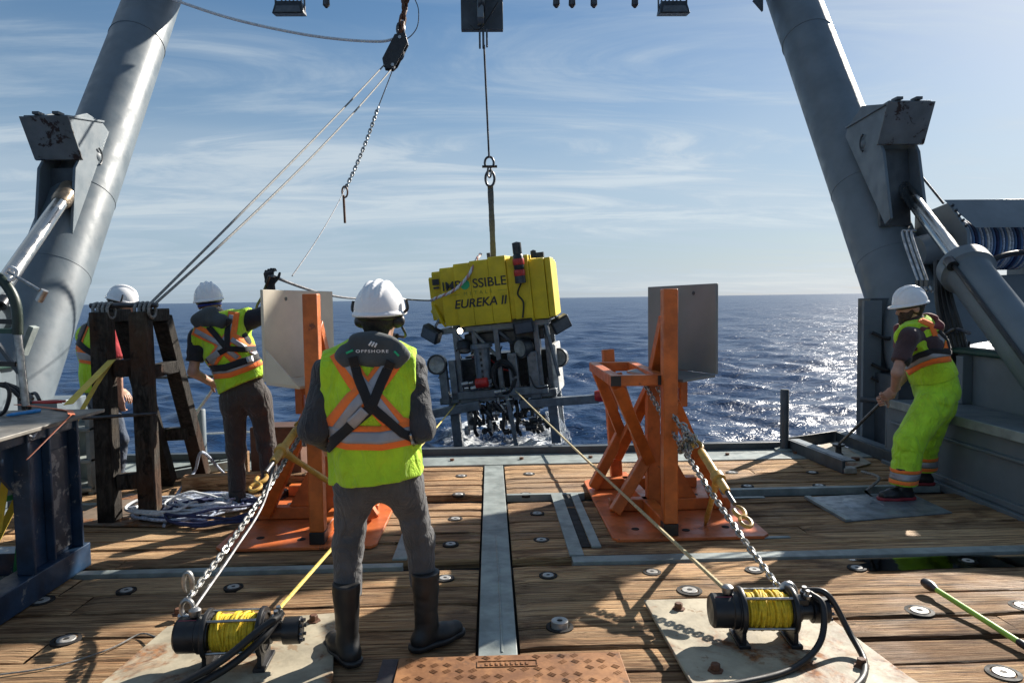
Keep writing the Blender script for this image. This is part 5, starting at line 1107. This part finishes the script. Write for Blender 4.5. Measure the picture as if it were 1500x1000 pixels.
def ring_band(name, me_tree, c, ax, z0, z1, mat, parent, a0, a1, lift=.004, rmax=.5, n=40, fw=None, rt=None):
    """band round a limb or waist, found by rays towards the axis from outside"""
    c = Vector(c); ax = Vector(ax).normalized(); rt, fw = Vector(rt), Vector(fw); m = MB(); prev = None
    for i in range(n+1):
        a = a0+(a1-a0)*i/n; d = rt*math.cos(a)+fw*math.sin(a); row = []
        for z in np.linspace(z0, z1, 4):
            h = me_tree.ray_cast(c+ax*z+d*rmax, -d); row.append(None if h[0] is None else h[0]+d*lift)
        if prev:
            for j in range(3):
                q = (prev[j], prev[j+1], row[j+1], row[j])
                if all(x is not None for x in q): m.add(q, [(0, 1, 2, 3)])
        prev = row
    if not m.f: return None
    me = m.mesh(name, mat, 0); bm = bmesh.new(); bm.from_mesh(me); bmesh.ops.remove_doubles(bm, verts=bm.verts, dist=1e-5); bmesh.ops.recalc_face_normals(bm, faces=bm.faces); bm.to_mesh(me); bm.free()
    me.polygons.foreach_set('use_smooth', [True]*len(me.polygons)); o = link(name, me, parent); sd_ = o.modifiers.new('thickness', 'SOLIDIFY'); sd_.thickness = .003; sd_.offset = 0; return o
def unit(v): return Vector(v).normalized()
def hand_prims(v, w, d, palm, curl, scale=1.0, side=1, k=.006):
    """palm, four unequal bent fingers and a thumb from the side of the palm; w wrist, d towards the fingers, palm = palm normal"""
    d = unit(d); pn = unit(palm); x = d.cross(pn).normalized()*side; w = Vector(w); S_ = scale
    v.limb(w-d*.03, w+d*.03*S_, (.030*S_, .022*S_), (.036*S_, .018*S_), .012, x); v.limb(w+d*.03*S_, w+d*.085*S_, (.036*S_, .018*S_), (.040*S_, .014*S_), .010, x)
    for i, (L_, r) in enumerate(((.070, .0098), (.080, .0102), (.074, .0098), (.058, .0088))):
        p = w+d*.088*S_+x*(-.029+.0195*i)*S_; a = 0; dd = d
        for j, fr in enumerate((.45, .32, .25)):
            a += curl*(.9, 1.1, .8)[j]+.04*i*curl; dd = d*math.cos(a)+pn*math.sin(a); q = p+dd*L_*fr*S_; v.limb(p, q, r*S_*(1-.1*j), r*S_*(.92-.1*j), .004); p = q
    p = w+d*.02*S_-x*.030*S_; t1 = unit(d*.65-x*.6+pn*.45*(.4+curl)); q = p+t1*.045*S_; v.limb(p, q, .014*S_, .0115*S_, .008); t2 = unit(d*.8-x*.05+pn*.6*(.3+curl)); v.limb(q, q+t2*.042*S_, .0112*S_, .009*S_, .004)
def make_person(label, J, o):
    """J: joints in world space; o: clothing"""
    g = lambda k: Vector(J[k]); rt, fw = unit(J['right']), unit(J['front']); t = thing('person', label, 'person', J['root'])
    hd, fc = g('head'), unit(J['face']); up = unit(J.get('hup', (0, 0, 1))); hr = fc.cross(up).normalized(); up = hr.cross(fc).normalized(); ax = (hr, fc, up); sc = o.get('scale', 1.0)
    # ---- body
    b = Vol([J[k] for k in J if k not in ('right', 'front', 'face', 'hup', 'root')], .010, .24)
    def torso(v, grow, k=.05, top=True):
        v.limb(g('pelvis')-V(0, 0, .05), g('pelvis')+(g('chest')-g('pelvis'))*.35, (.150+grow, .115+grow), (.145+grow, .108+grow), k, rt)
        v.limb(g('pelvis')+(g('chest')-g('pelvis'))*.35, g('chest'), (.145+grow, .108+grow), (.168+grow, .118+grow), k, rt)
        v.limb(g('chest'), g('neck')-(g('neck')-g('chest'))*.25, (.168+grow, .118+grow), (.118+grow, .085+grow), k, rt)
        for s in 'LR': v.limb(g('chest').lerp(g('neck'), .62).lerp(g('sh'+s), .35), g('sh'+s), .078+grow, .062+grow, k)
    torso(b, 0); b.limb(g('neck')-V(0, 0, .03), hd-up*.06-fc*.02, .060, .052, .03)
    for s in 'LR':
        b.limb(g('sh'+s), g('el'+s), .044, .040, .02); b.limb(g('el'+s), g('wr'+s), .041, .028, .02); b.limb(g('hip'+s), g('kn'+s), .068, .044, .04); b.limb(g('kn'+s), g('an'+s), .044, .036, .03)
        fd = unit(J['toe'+s]); b.limb(g('an'+s)-V(0, 0, .03), g('an'+s)+fd*.14-V(0, 0, .05), .04, .032, .03)
    # head: skull, jaw, nose, ears, brow, lips
    b.ball(hd+up*.035-fc*.012, (.076, .098, .095), ax, .02); b.limb(hd+up*.01+fc*.03, hd-up*.075+fc*.055, (.062, .055), (.038, .034), .03, hr)
    b.limb(hd+up*.02+fc*.086, hd-up*.025+fc*.108, .010, .015, .012); b.limb(hd+up*.03+fc*.078-hr*.03, hd+up*.03+fc*.078+hr*.03, .011, .011, .01); b.limb(hd-up*.055+fc*.088-hr*.02, hd-up*.055+fc*.088+hr*.02, .008, .008, .008)
    for k in (-1, 1): b.ball(hd+hr*.078*k-fc*.012-up*.002, (.012, .026, .036), ax, .01); b.ball(hd+hr*.032*k+up*.012+fc*.078, .012, None, .004)
    body = b.mesh('body', skin); hands = []
    for s, sd_ in (('L', -1), ('R', 1)):
        if o.get('glove'+s): continue
        d = unit(J.get('hd'+s, g('wr'+s)-g('el'+s))); v = Vol([g('wr'+s)-d*.05, g('wr'+s)+d*.2], .0045, .11); hand_prims(v, g('wr'+s), d, J.get('palm'+s, (0, 0, -1)), o.get('curl', .55), sc, sd_); hands.append(v.mesh('hand', skin))
    bm = bmesh.new(); bm.from_mesh(body)
    for h in hands: bm.from_mesh(h); bpy.data.meshes.remove(h)
    bm.to_mesh(body); bm.free(); body.polygons.foreach_set('use_smooth', [True]*len(body.polygons)); link('body', body, t)
    for s, sd_ in (('L', -1), ('R', 1)):
        if o.get('glove'+s):
            d = unit(J.get('hd'+s, g('wr'+s)-g('el'+s))); v = Vol([g('wr'+s)-d*.05, g('wr'+s)+d*.2], .0045, .11); hand_prims(v, g('wr'+s), d, J.get('palm'+s, (0, 0, -1)), o.get('curl'+s, .5), sc*1.16, sd_); v.limb(g('wr'+s)-d*.05, g('wr'+s)+d*.01, .036, .034, .01); link('glove', v.mesh('glove', glove_m), t)
    # ---- trousers
    tr = o['trousers']; w = tr.get('wide', 0); v = Vol([g(k) for k in ('pelvis', 'hipL', 'hipR', 'knL', 'knR', 'anL', 'anR', 'chest')], o.get('h', .011), .2)
    v.limb(g('pelvis')-V(0, 0, .04), g('pelvis')+(g('chest')-g('pelvis'))*.30, (.165+w*.8, .130+w*.8), (.156+w, .120+w), .05, rt)
    for s in 'LR':
        q = g('hip'+s)-fw*(.030+.02*w); v.limb(q+V(0, 0, .02), q-V(0, 0, .03), .090+w, .086+w, .05)
        v.limb(g('hip'+s), g('kn'+s), (.096+w), (.070+w*1.1), .04); v.limb(g('kn'+s), g('an'+s), .070+w*1.1, .060+w*1.15, .035)
        v.limb(g('an'+s), g('an'+s)-V(0, 0, .04), .062+w*1.15, .062+w*1.15, .02)
    kz = (g('knL').z+g('knR').z)/2; az = (g('anL').z+g('anR').z)/2
    v.folds(tr.get('amp', .010), o['seed'], (15, 15, 38), lambda X, Y, Z: .35+1.1*np.exp(-((Z-kz)/.13)**2)+.9*np.exp(-((Z-az-.05)/.12)**2)+.4*np.exp(-((Z-g('hipL').z)/.1)**2))
    if tr.get('top') is not None: v.plane(g('pelvis')+(g('chest')-g('pelvis'))*tr['top'], g('chest')-g('pelvis'))
    else: v.plane(g('pelvis')+(g('chest')-g('pelvis'))*.30, g('chest')-g('pelvis'))
    v.plane((0, 0, az+tr.get('cut', -.02)), (0, 0, -1)); me = v.mesh('trousers', tr['mat']); link('trousers', me, t); trees = {'trousers': bvh(me)}
    # ---- boots
    bo = o['boots']
    for s in 'LR':
        fd = unit(J['toe'+s]); a = g('an'+s); v = Vol([a-fd*.1+V(0, 0, bo['h']), a+fd*.28-V(0, 0, .1)], .009, .1); z0 = J['root'][2]+.006
        a = V(a.x, a.y, z0+.10); sd2 = fd.cross(V(0, 0, 1))
        v.limb(a+V(0, 0, bo['h']-.1), a+V(0, 0, .02), (.066, .072), (.050, .058), .03, sd2); v.limb(a, a-fd*.03-V(0, 0, .055), (.045, .05), (.043, .048), .03, sd2); v.limb(a-fd*.04-V(0, 0, .055), a+fd*.10-V(0, 0, .052), (.042, .044), (.050, .046), .03, sd2); v.limb(a+fd*.08-V(0, 0, .055), a+fd*.17-V(0, 0, .058), (.052, .043), (.044, .036), .03, sd2)
        v.folds(.004, o['seed']+5, (8, 8, 40)); v.plane((0, 0, z0+.018), (0, 0, -1)); v.plane((0, 0, z0+bo['h']), (0, 0, 1)); bt = link('boot', v.mesh('boot', bo['mat']), t)
        v = Vol([a-fd*.1, a+fd*.25-V(0, 0, .1)], .008, .08); v.limb(a-fd*.05-V(0, 0, .08), a+fd*.09-V(0, 0, .08), (.050, .05), (.057, .05), .02, sd2); v.limb(a+fd*.07-V(0, 0, .08), a+fd*.175-V(0, 0, .08), (.058, .05), (.048, .05), .02, sd2); v.plane((0, 0, z0), (0, 0, -1)); v.plane((0, 0, z0+.030), (0, 0, 1)); link('sole', v.mesh('sole', bo.get('sole', bo['mat'])), bt)
    # ---- shirt with sleeves
    sh = o['shirt']; v = Vol([g(k) for k in ('pelvis', 'chest', 'neck', 'shL', 'shR', 'elL', 'elR', 'wrL', 'wrR')], .010, .2); torso(v, .014); v.limb(g('neck')-V(0, 0, .05), g('neck')+V(0, 0, .015), .078, .070, .03)
    for s in 'LR':
        a, e, wr_ = g('sh'+s), g('el'+s), g('wr'+s)
        if sh['long']: v.limb(a, e, .076, .066, .04); v.limb(e, wr_, .066, .050, .03)
        else: v.limb(a, a.lerp(e, .72), .076, .074, .04)
    v.folds(sh.get('amp', .008), o['seed']+1, (22, 22, 26))
    if not sh['long']:
        for s in 'LR':
            a, e = g('sh'+s), g('el'+s); X = np.stack(np.meshgrid(*v.ax, indexing='ij'), -1); d = unit(e-a); c = a.lerp(e, .70); dist = (X-np.array(c))@np.array(d); near = np.linalg.norm(X-np.array(a.lerp(e, .9)), axis=-1) < .20; v.D = np.where(near, np.maximum(v.D, dist), v.D)
    v.plane(g('pelvis')-V(0, 0, .0)-(g('chest')-g('pelvis'))*sh.get('hem', 0.0), g('pelvis')-g('chest')); me = v.mesh('shirt', sh['mat']); link('shirt', me, t); trees['shirt'] = bvh(me)
    # ---- vest
    ve = o['vest']; v = Vol([g(k) for k in ('pelvis', 'chest', 'neck', 'shL', 'shR')], .009, .2); torso(v, .030+ve.get('ease', 0), .05)
    lo = g('pelvis')-(g('chest')-g('pelvis'))*ve['hem']; v.limb(g('pelvis')+(g('chest')-g('pelvis'))*.3, lo, (.178+ve.get('ease', 0), .138+ve.get('ease', 0)), (.195+ve.get('flare', 0), .150+ve.get('flare', 0)), .05, rt)
    v.folds(ve.get('amp', .008), o['seed']+2, (26, 20, 14))
    for s, k in (('L', -1), ('R', 1)):   # armholes: keep what lies inboard of the arm line
        X = np.stack(np.meshgrid(*v.ax, indexing='ij'), -1); a = g('sh'+s)-rt*k*ve.get('arm', .012); dist = (X-np.array(a))@np.array(rt*k); hgt = (X-np.array(g('chest')))@np.array(unit(g('neck')-g('chest'))); v.D = np.where(hgt > -.10, np.maximum(v.D, dist-np.clip((-hgt+.05)*.45, 0, .05)), v.D)
    v.ball(g('neck')+(g('neck')-g('chest'))*.18+fw*.02, (.105, .10, .10), (rt, fw, V(0, 0, 1)), .01, 'sub'); v.plane(lo, lo-g('chest')); me = v.mesh('vest', ve['mat']); vo = link('vest', me, t); trees['vest'] = bvh(me)
    for st in o.get('stripes', ()): strip_from('orange_tape' if st[2] == 'o' else 'silver_tape', [trees['vest']], st[0], st[1], {'o': hivis_or, 's': hivis_si}[st[2]], vo, {'o': .004, 's': .0065}[st[2]])
    # ---- collar of the life vest
    if o.get('collar'):
        co = o['collar']; v = Vol([g('neck'), g('chest'), g('shL'), g('shR')], .008, .16); nb = g('neck')-fw*.03
        cup = unit(g('neck')-g('chest')); c0 = g('neck')-fw*(.112+ve.get('ease', 0))-cup*.010
        for k in (-1, 1):
            v.limb(c0, c0+rt*k*.115-cup*.028+fw*.010, (.064, .036), (.060, .034), .03, cup); v.limb(c0+rt*k*.125-cup*.022+fw*.02, g('neck')+rt*k*.115+fw*.08-cup*.05, (.045, .030), (.040, .028), .03, rt); v.limb(g('neck')+rt*k*.115+fw*.08-cup*.05, g('chest')+rt*k*.09+fw*.16, (.045, .028), (.05, .028), .03, rt)
        v.limb(c0+cup*.05, c0+cup*.04, (.105, .035), (.10, .035), .03, rt); v.folds(.003, o['seed']+3); me = v.mesh('life_vest', co['mat']); cv = link('life_vest', me, t); trees['collar'] = bvh(me)
        for st in co.get('piping', ()): strip_from('piping', [trees['collar']], st[0], st[1], print_g if st[2] == 'g' else (hivis_si if st[2] == 's' else web), cv, .003)
    for st in o.get('straps', ()): strip_from('buckle' if st[2] == 'b' else ('strap_tape' if st[2] == 's' else 'harness_strap'), [trees['vest'], trees['shirt']]+([trees['collar']] if o.get('collar') and len(st) > 3 else []), st[0], st[1], {'k': web, 's': hivis_si, 'b': steel}[st[2]], vo, {'k': .011, 's': .015, 'b': .018}[st[2]], thick=.004)
    # ---- hair, helmet
    if o.get('hair'):
        v = Vol([hd], .007, .2); v.ball(hd+up*.03-fc*.02, (.084, .100, .098), ax, .01); v.limb(hd-fc*.055+up*.02, hd-fc*.05-up*.065, (.070, .045), (.055, .035), .02, hr); v.plane(hd+fc*.035, fc); v.folds(.003, 9, (60, 60, 60)); link('hair', v.mesh('hair', o['hair']), t)
    if o.get('beard'):
        v = Vol([hd], .006, .2); v.limb(hd-up*.045+fc*.05, hd-up*.10+fc*.068, (.058, .050), (.036, .036), .02, hr); v.limb(hd-up*.02+fc*.02+hr*.06, hd-up*.07+fc*.05+hr*.04, .02, .025, .02); v.limb(hd-up*.02+fc*.02-hr*.06, hd-up*.07+fc*.05-hr*.04, .02, .025, .02); v.folds(.004, 4, (70, 70, 70)); link('beard', v.mesh('beard', beard_m), t)
    hc = hd+up*.045-fc*.005; tilt = o.get('tilt', 0.0); hu = unit(up+fc*tilt); hf = unit(fc-up*tilt); hx = hf.cross(hu).normalized(); hax = (hx, hf, hu); v = Vol([hc], .0055, .22)
    K = o.get('hat', 1.0)*.97; v.ball(hc, (.116*K, .140*K, .142*K), hax, .01); v.plane(hc-hu*.004, -hu)
    for k in (-.038, 0, .038):
        a = [hc+hx*k*K+hf*.1415*K*(1-.06*abs(k)/.038)*math.cos(q)+hu*(.1425*K*(1-.055*abs(k)/.038))*math.sin(q) for q in np.linspace(.55, 2.6, 15)]
        for i_, (p, q) in enumerate(zip(a, a[1:])): w_ = .0065 if 1 < i_ < 12 else .003; v.limb(p, q, w_, w_, .014)
    v2 = Vol([hc], .0055, .22); v2.limb(hc-hu*.004, hc-hu*.010, (.122*K, .147*K), (.125*K, .150*K), .006, hx); v2.limb(hc+hf*.10*K-hu*.006, hc+hf*.130*K-hu*.014, (.092*K, .05*K), (.072*K, .05*K), .02, hx); v2.plane(hc-hu*.018, -hu); v2.plane(hc+hu*.0, hu)
    v.D = np.minimum(v.D, np.where(np.abs(v2.D) < 8, v2.D, 9)); v.ball(hc-hu*.03, (.108*K, .132*K, .130*K), hax, .004, 'sub'); me = v.mesh('hard_hat', white_pl); hat = link('hard_hat', me, t); trees['hat'] = bvh(me)
    v = Vol([hc], .008, .18); v.ball(hc-hu*.018, (.105*K, .130*K, .06), hax, .01); v.plane(hc-hu*.035, -hu); v.plane(hc-hu*.002, hu); link('headband', v.mesh('headband', black), hat)
    if o.get('earmuff'):
        for k in o['earmuff']:
            c = hd+hr*.086*k-fc*.01; v = Vol([c], .006, .1); v.limb(c, c+hr*.018*k, (.026, .034), (.020, .028), .010, fc); v.limb(c+hr*.0*k, c-hr*.01*k, .030, .03, .01); mu = link('earmuff', v.mesh('earmuff', black), t)
            MB().tube(curve_pts([c+hr*.02*k+up*.03, hc+hr*.135*k+up*.01, hc+hr*.13*k+up*.05], 6), .008, 6).build('muff_arm', black, mu)
            if k == o['mic']: MB().tube(curve_pts([c+hr*.025*k-up*.03, c+hr*.03*k-up*.06+fc*.03, c+hr*.01*k-up*.075+fc*.07, hd+hr*.03*k-up*.07+fc*.12], 6), .006, 6).build('mic_boom', black, mu); MB().tube([hd+hr*.045*k-up*.072+fc*.105, hd+hr*.015*k-up*.068+fc*.13], .013, 8).build('microphone', black, mu)
    if o.get('band'):
        m = MB(); m.lathe([(.088, -.018), (.092, -.016), (.092, .016), (.088, .018)], hd+up*.0-fc*.02, up, 28); link('head_scarf', m.mesh('head_scarf', o['band']), t)
        m = MB(); m.lathe([(.094, -.010), (.097, -.009), (.097, .009), (.094, .010)], hd+up*.022-fc*.02, up, 28); link('goggle_strap', m.mesh('goggle_strap', web), t)
    return t, trees
def people():
    X0, Y0 = 420, 390; c1 = lambda *a: [(X0+x*.3, Y0+y*.3) for x, y in a]
    # nearest crewman, back to us
    y = 3.30
    J = dict(root=(-.50, 3.28, .004), right=(1, .05, 0), front=(-.05, 1, 0), face=(.22, 1, -.05), pelvis=P(552, 683, 3.34), chest=P(541, 588, 3.34), neck=P(551, 508, 3.36), head=P(557, 470, 3.38), shL=P(484, 545, 3.33), shR=P(601, 543, 3.36), elL=P(459, 628, 3.26), elR=P(617, 627, 3.30), wrL=P(487, 650, 3.52), wrR=P(585, 650, 3.56),
             hipL=P(520, 712, 3.33), hipR=P(590, 705, 3.36), knL=P(510, 800, 3.34), knR=P(615, 790, 3.42), anL=P(509, 930, 3.27), anR=P(625, 912, 3.38), toeL=(-.55, .8, 0), toeR=(.75, .62, 0))
    J['anL'].z = .10; J['anR'].z = .10
    tp = [(c1((255, 415), (345, 560), (420, 650), (540, 780), (612, 800)), 31, 'o'), (c1((530, 440), (420, 590), (330, 660), (215, 800)), 31, 'o'), (c1((265, 425), (345, 535), (420, 635), (530, 775)), 14, 's'), (c1((520, 440), (405, 600), (325, 690), (235, 810)), 14, 's'),
          (c1((185, 800), (300, 835), (460, 838), (630, 805)), 36, 'o'), (c1((185, 800), (300, 835), (460, 838), (630, 805)), 18, 's')]
    kp = [(c1((325, 440), (350, 540), (408, 690)), 14, 'k', 1), (c1((510, 460), (460, 570), (412, 690)), 14, 'k', 1), (c1((412, 690), (340, 750), (200, 890)), 15, 'k'), (c1((415, 685), (490, 750), (560, 815), (612, 838)), 13, 'k'), (c1((383, 700), (318, 765)), 15, 's'), (c1((604, 815), (610, 868)), 9, 'b')]
    t, tr = make_person('person seen from behind, in a lime vest, charcoal hoodie and tall black rubber boots', J, dict(seed=21, trousers=dict(mat=grey_tr, amp=.011, cut=.20), boots=dict(mat=rubber, h=.37), shirt=dict(mat=hoodie, long=True, amp=.014), vest=dict(mat=hivis, hem=.16, ease=.018, flare=.032, arm=-.03, amp=.016), stripes=tp, straps=kp,
        collar=dict(mat=collar_m, piping=((c1((290, 425), (325, 410)), 3, 'g'), (c1((525, 415), (548, 438)), 3, 'g'))), hair=hair, tilt=-.10, hat=1.03, earmuff=(1, -1), mic=1, scale=1.0))
    # print on the collar
    def printed(s, pxl, pxr, py, size, mat, tree, parent, sh=0):
        me = text_mesh(s, 1.0, .02, sh, 0, 1.25); xs = [v.co.x for v in me.vertices]; a, b = min(xs), max(xs); k = (pxr-pxl)/(b-a); bm = bmesh.new(); bm.from_mesh(me); bad = []
        for v in bm.verts:
            px, p_y = pxl+(v.co.x-a)*k, py-v.co.y*size; r = Vector(_ray(px, p_y)).normalized(); h = tree.ray_cast(Vector(CAM), r)
            if h[0] is None: bad.append(v)
            else: v.co = h[0]-r*.004
        bmesh.ops.delete(bm, geom=bad, context='VERTS'); bm.to_mesh(me); bm.free(); me.materials.clear(); me.materials.append(mat); return link('lettering', me, parent)
    col1 = [o for o in t.children if o.name.startswith('life_vest')][0]
    printed('OFFSHORE', 521, 569, 514.5, 6, print_w, tr['collar'], col1)
    for k in range(3): strip_from('emblem', [tr['collar']], [(540.5+k*4, 506+k*1.2), (545+k*3.4, 500+k*1.2)], 2.4, print_w, col1, .004, 2)
    # second crewman, arm raised
    X1, Y1, f = 260, 390, 160/762; c2 = lambda *a: [(X1+x*f, Y1+y_*f) for x, y_ in a]
    J = dict(root=(-2.0, 5.88, .004), right=(.97, -.22, 0), front=(.22, .97, 0), face=(-.35, 1, -.1), pelvis=P(359, 566, 5.88), chest=P(335, 510, 5.90), neck=P(317, 464, 5.92), head=P(307, 446, 5.94), shL=P(291, 494, 5.90), shR=P(366, 468, 5.95), elL=P(283, 545, 5.84), elR=P(401, 456, 6.02), wrL=P(312, 562, 6.02), wrR=P(396, 418, 6.02),
             hipL=P(343, 588, 5.88), hipR=P(380, 585, 5.90), knL=P(346, 660, 5.90), knR=P(391, 655, 5.95), anL=P(348, 738, 5.85), anR=P(397, 732, 5.95), toeL=(-.2, 1, 0), toeR=(.45, .9, 0), hdR=(-.1, .0, 1), palmR=(.2, 1, 0), hup=(-.12, 0, 1))
    J['anL'].z = .10; J['anR'].z = .10
    tp = [(c2((115, 440), (270, 510), (360, 600), (420, 660)), 17, 'o'), (c2((395, 320), (370, 480), (300, 580), (225, 690)), 17, 'o'), (c2((125, 450), (280, 530), (420, 640)), 7, 's'), (c2((375, 340), (350, 480), (280, 600), (240, 680)), 7, 's'), (c2((370, 490), (470, 550), (560, 600)), 15, 'o'), (c2((375, 510), (470, 570), (560, 615)), 7, 's'), (c2((225, 745), (360, 735), (480, 690), (590, 640)), 18, 'o'), (c2((225, 735), (360, 722), (480, 678), (590, 625)), 8, 's')]
    kp = [(c2((220, 420), (270, 480), (345, 570)), 8, 'k', 1), (c2((355, 370), (350, 470), (348, 575)), 8, 'k', 1), (c2((348, 575), (280, 610), (210, 660)), 8, 'k'), (c2((350, 572), (450, 580), (560, 575)), 8, 'k'), (c2((228, 712), (340, 705), (460, 665), (580, 625)), 10, 'k'), (c2((292, 602), (220, 650)), 9, 's'), (c2((480, 660), (520, 648)), 9, 'b')]
    t, tr = make_person('person with one gloved hand raised above the sunlit panel, holding a dark line', J, dict(seed=33, trousers=dict(mat=brown_tr, amp=.010, wide=.006, cut=-.05), boots=dict(mat=black, h=.15), shirt=dict(mat=navy_sh, long=False, hem=.22), vest=dict(mat=hivis, hem=-.06, ease=.012, flare=.02, arm=.0), stripes=tp, straps=kp, collar=dict(mat=collar_m), hair=None, band=cloth('blue_head_scarf', (.02, .03, .20), .3), tilt=-.12, hat=1.0, gloveR=True, curlR=.75, curl=.6))
    col2 = [o for o in t.children if o.name.startswith('life_vest')][0]
    # third crewman behind the trestle
    J = dict(root=(-3.45, 6.6, .004), right=(.55, -.83, 0), front=(.83, .55, 0), face=(.9, .42, -.25), pelvis=P(148, 566, 6.62), chest=P(143, 510, 6.62), neck=P(160, 467, 6.62), head=P(178, 447, 6.66), shL=P(128, 492, 6.78), shR=P(163, 492, 6.48), elL=P(140, 540, 6.9), elR=P(172, 540, 6.42), wrL=P(176, 570, 6.8), wrR=P(176, 584, 6.52),
             hipL=P(148, 586, 6.72), hipR=P(154, 586, 6.52), knL=P(160, 645, 6.75), knR=P(177, 640, 6.55), anL=P(150, 698, 6.8), anR=P(172, 700, 6.55), toeL=(.8, .5, 0), toeR=(.8, .5, 0), palmR=(0, 1, 0))
    J['anL'].z = .10; J['anR'].z = .10; c3 = lambda *a: [(100+x*.2, 400+y_*.2) for x, y_ in a]
    tp = [(c3((60, 600), (130, 610), (215, 625)), 20, 'o'), (c3((60, 600), (130, 610), (215, 625)), 10, 's'), (c3((140, 375), (100, 470), (75, 560)), 8, 'o'), (c3((150, 360), (190, 340)), 8, 'o')]
    kp = [(c3((75, 505), (130, 555), (215, 610)), 8, 'k'), (c3((150, 330), (105, 440), (75, 510)), 7, 'k')]
    make_person('person in a red shirt and jeans half hidden behind the timber trestle', J, dict(seed=41, trousers=dict(mat=jeans, amp=.008, cut=-.05), boots=dict(mat=black, h=.15), shirt=dict(mat=red_sh, long=False), vest=dict(mat=hivis, hem=.10, ease=.012, arm=.0), stripes=tp, straps=kp, collar=dict(mat=collar_m), hair=hair, tilt=.05, hat=.98, earmuff=(1, -1), mic=1))
    # fourth crewman, stooping at the bulwark
    c4 = lambda *a: [(1280+x*.2, 400+y_*.2) for x, y_ in a]
    J = dict(root=(3.30, 5.72, .004), right=(-.12, .99, 0), front=(-.99, -.12, 0), face=(-.99, .05, -.12), hup=(-.08, 0, 1), pelvis=P(1372, 566, 5.84), chest=P(1351, 508, 5.84), neck=P(1341, 472, 5.84), head=P(1333, 452, 5.84), shL=P(1330, 494, 5.66), shR=P(1342, 490, 6.02), elL=P(1314, 546, 5.58), elR=P(1330, 545, 6.02), wrL=P(1310, 570, 5.70), wrR=P(1300, 580, 5.86),
             hipL=P(1366, 592, 5.74), hipR=P(1372, 590, 5.94), knL=P(1330, 650, 5.68), knR=P(1356, 648, 6.02), anL=P(1324, 712, 5.62), anR=P(1352, 702, 6.05), toeL=(-1, -.05, 0), toeR=(-.95, .2, 0), hdL=(-.5, .2, -.5), hdR=(-.8, -.1, -.4), palmL=(.2, .95, .1), palmR=(.3, -.95, .2))
    J['anL'].z = .10; J['anR'].z = .10
    tp = [(c4((235, 708), (330, 650), (420, 618), (560, 600), (605, 612)), 19, 'o'), (c4((235, 690), (330, 636), (420, 602), (560, 582), (600, 594)), 9, 's'), (c4((430, 560), (455, 470), (420, 380), (330, 340)), 8, 'o'), (c4((530, 560), (540, 500)), 8, 'o'), (c4((470, 555), (500, 480), (480, 440)), 9, 's')]
    kp = [(c4((235, 660), (330, 600), (430, 570), (560, 575)), 8, 'k', 1), (c4((470, 420), (540, 490), (570, 590)), 6, 'k', 1)]
    t, tr = make_person('person stooping in lime waterproof trousers with a maroon life vest, hauling a rope', J, dict(seed=52, trousers=dict(mat=lime, wide=.042, amp=.013, top=.42, cut=.035), boots=dict(mat=black, h=.26, sole=M('red_sole', (.25, .02, .03), .5)), shirt=dict(mat=maroon, long=False), vest=dict(mat=hivis, hem=-.22, ease=.012, arm=.0), stripes=tp, straps=kp, collar=dict(mat=maroon_col), hair=hair, beard=True, tilt=.06, hat=1.02, curl=.85))
    tro = [o for o in t.children if o.name.startswith('trousers')][0]
    for s, n in (('L', 0), ('R', 1)):
        a = J['an'+s]
        for z0, z1, m in ((.150, .178, hivis_or), (.181, .232, hivis_si), (.235, .262, hivis_or)): ring_band('trouser_band', tr['trousers'], (a.x, a.y, 0), (0, 0, 1), z0+.0, z1, m, tro, 0, 2*math.pi, .004, .17, 40, V(0, 1, 0), V(1, 0, 0))
    tag(MB().tube([J['wrR']+V(.06, 0, .05), J['wrR']+V(-.05, -.03, -.03), FAIR], .014, 8).build('hauling_line', steel_dk), 'dark line from the stooping crewman to the pulley in the channel tray', 'rope')
people()
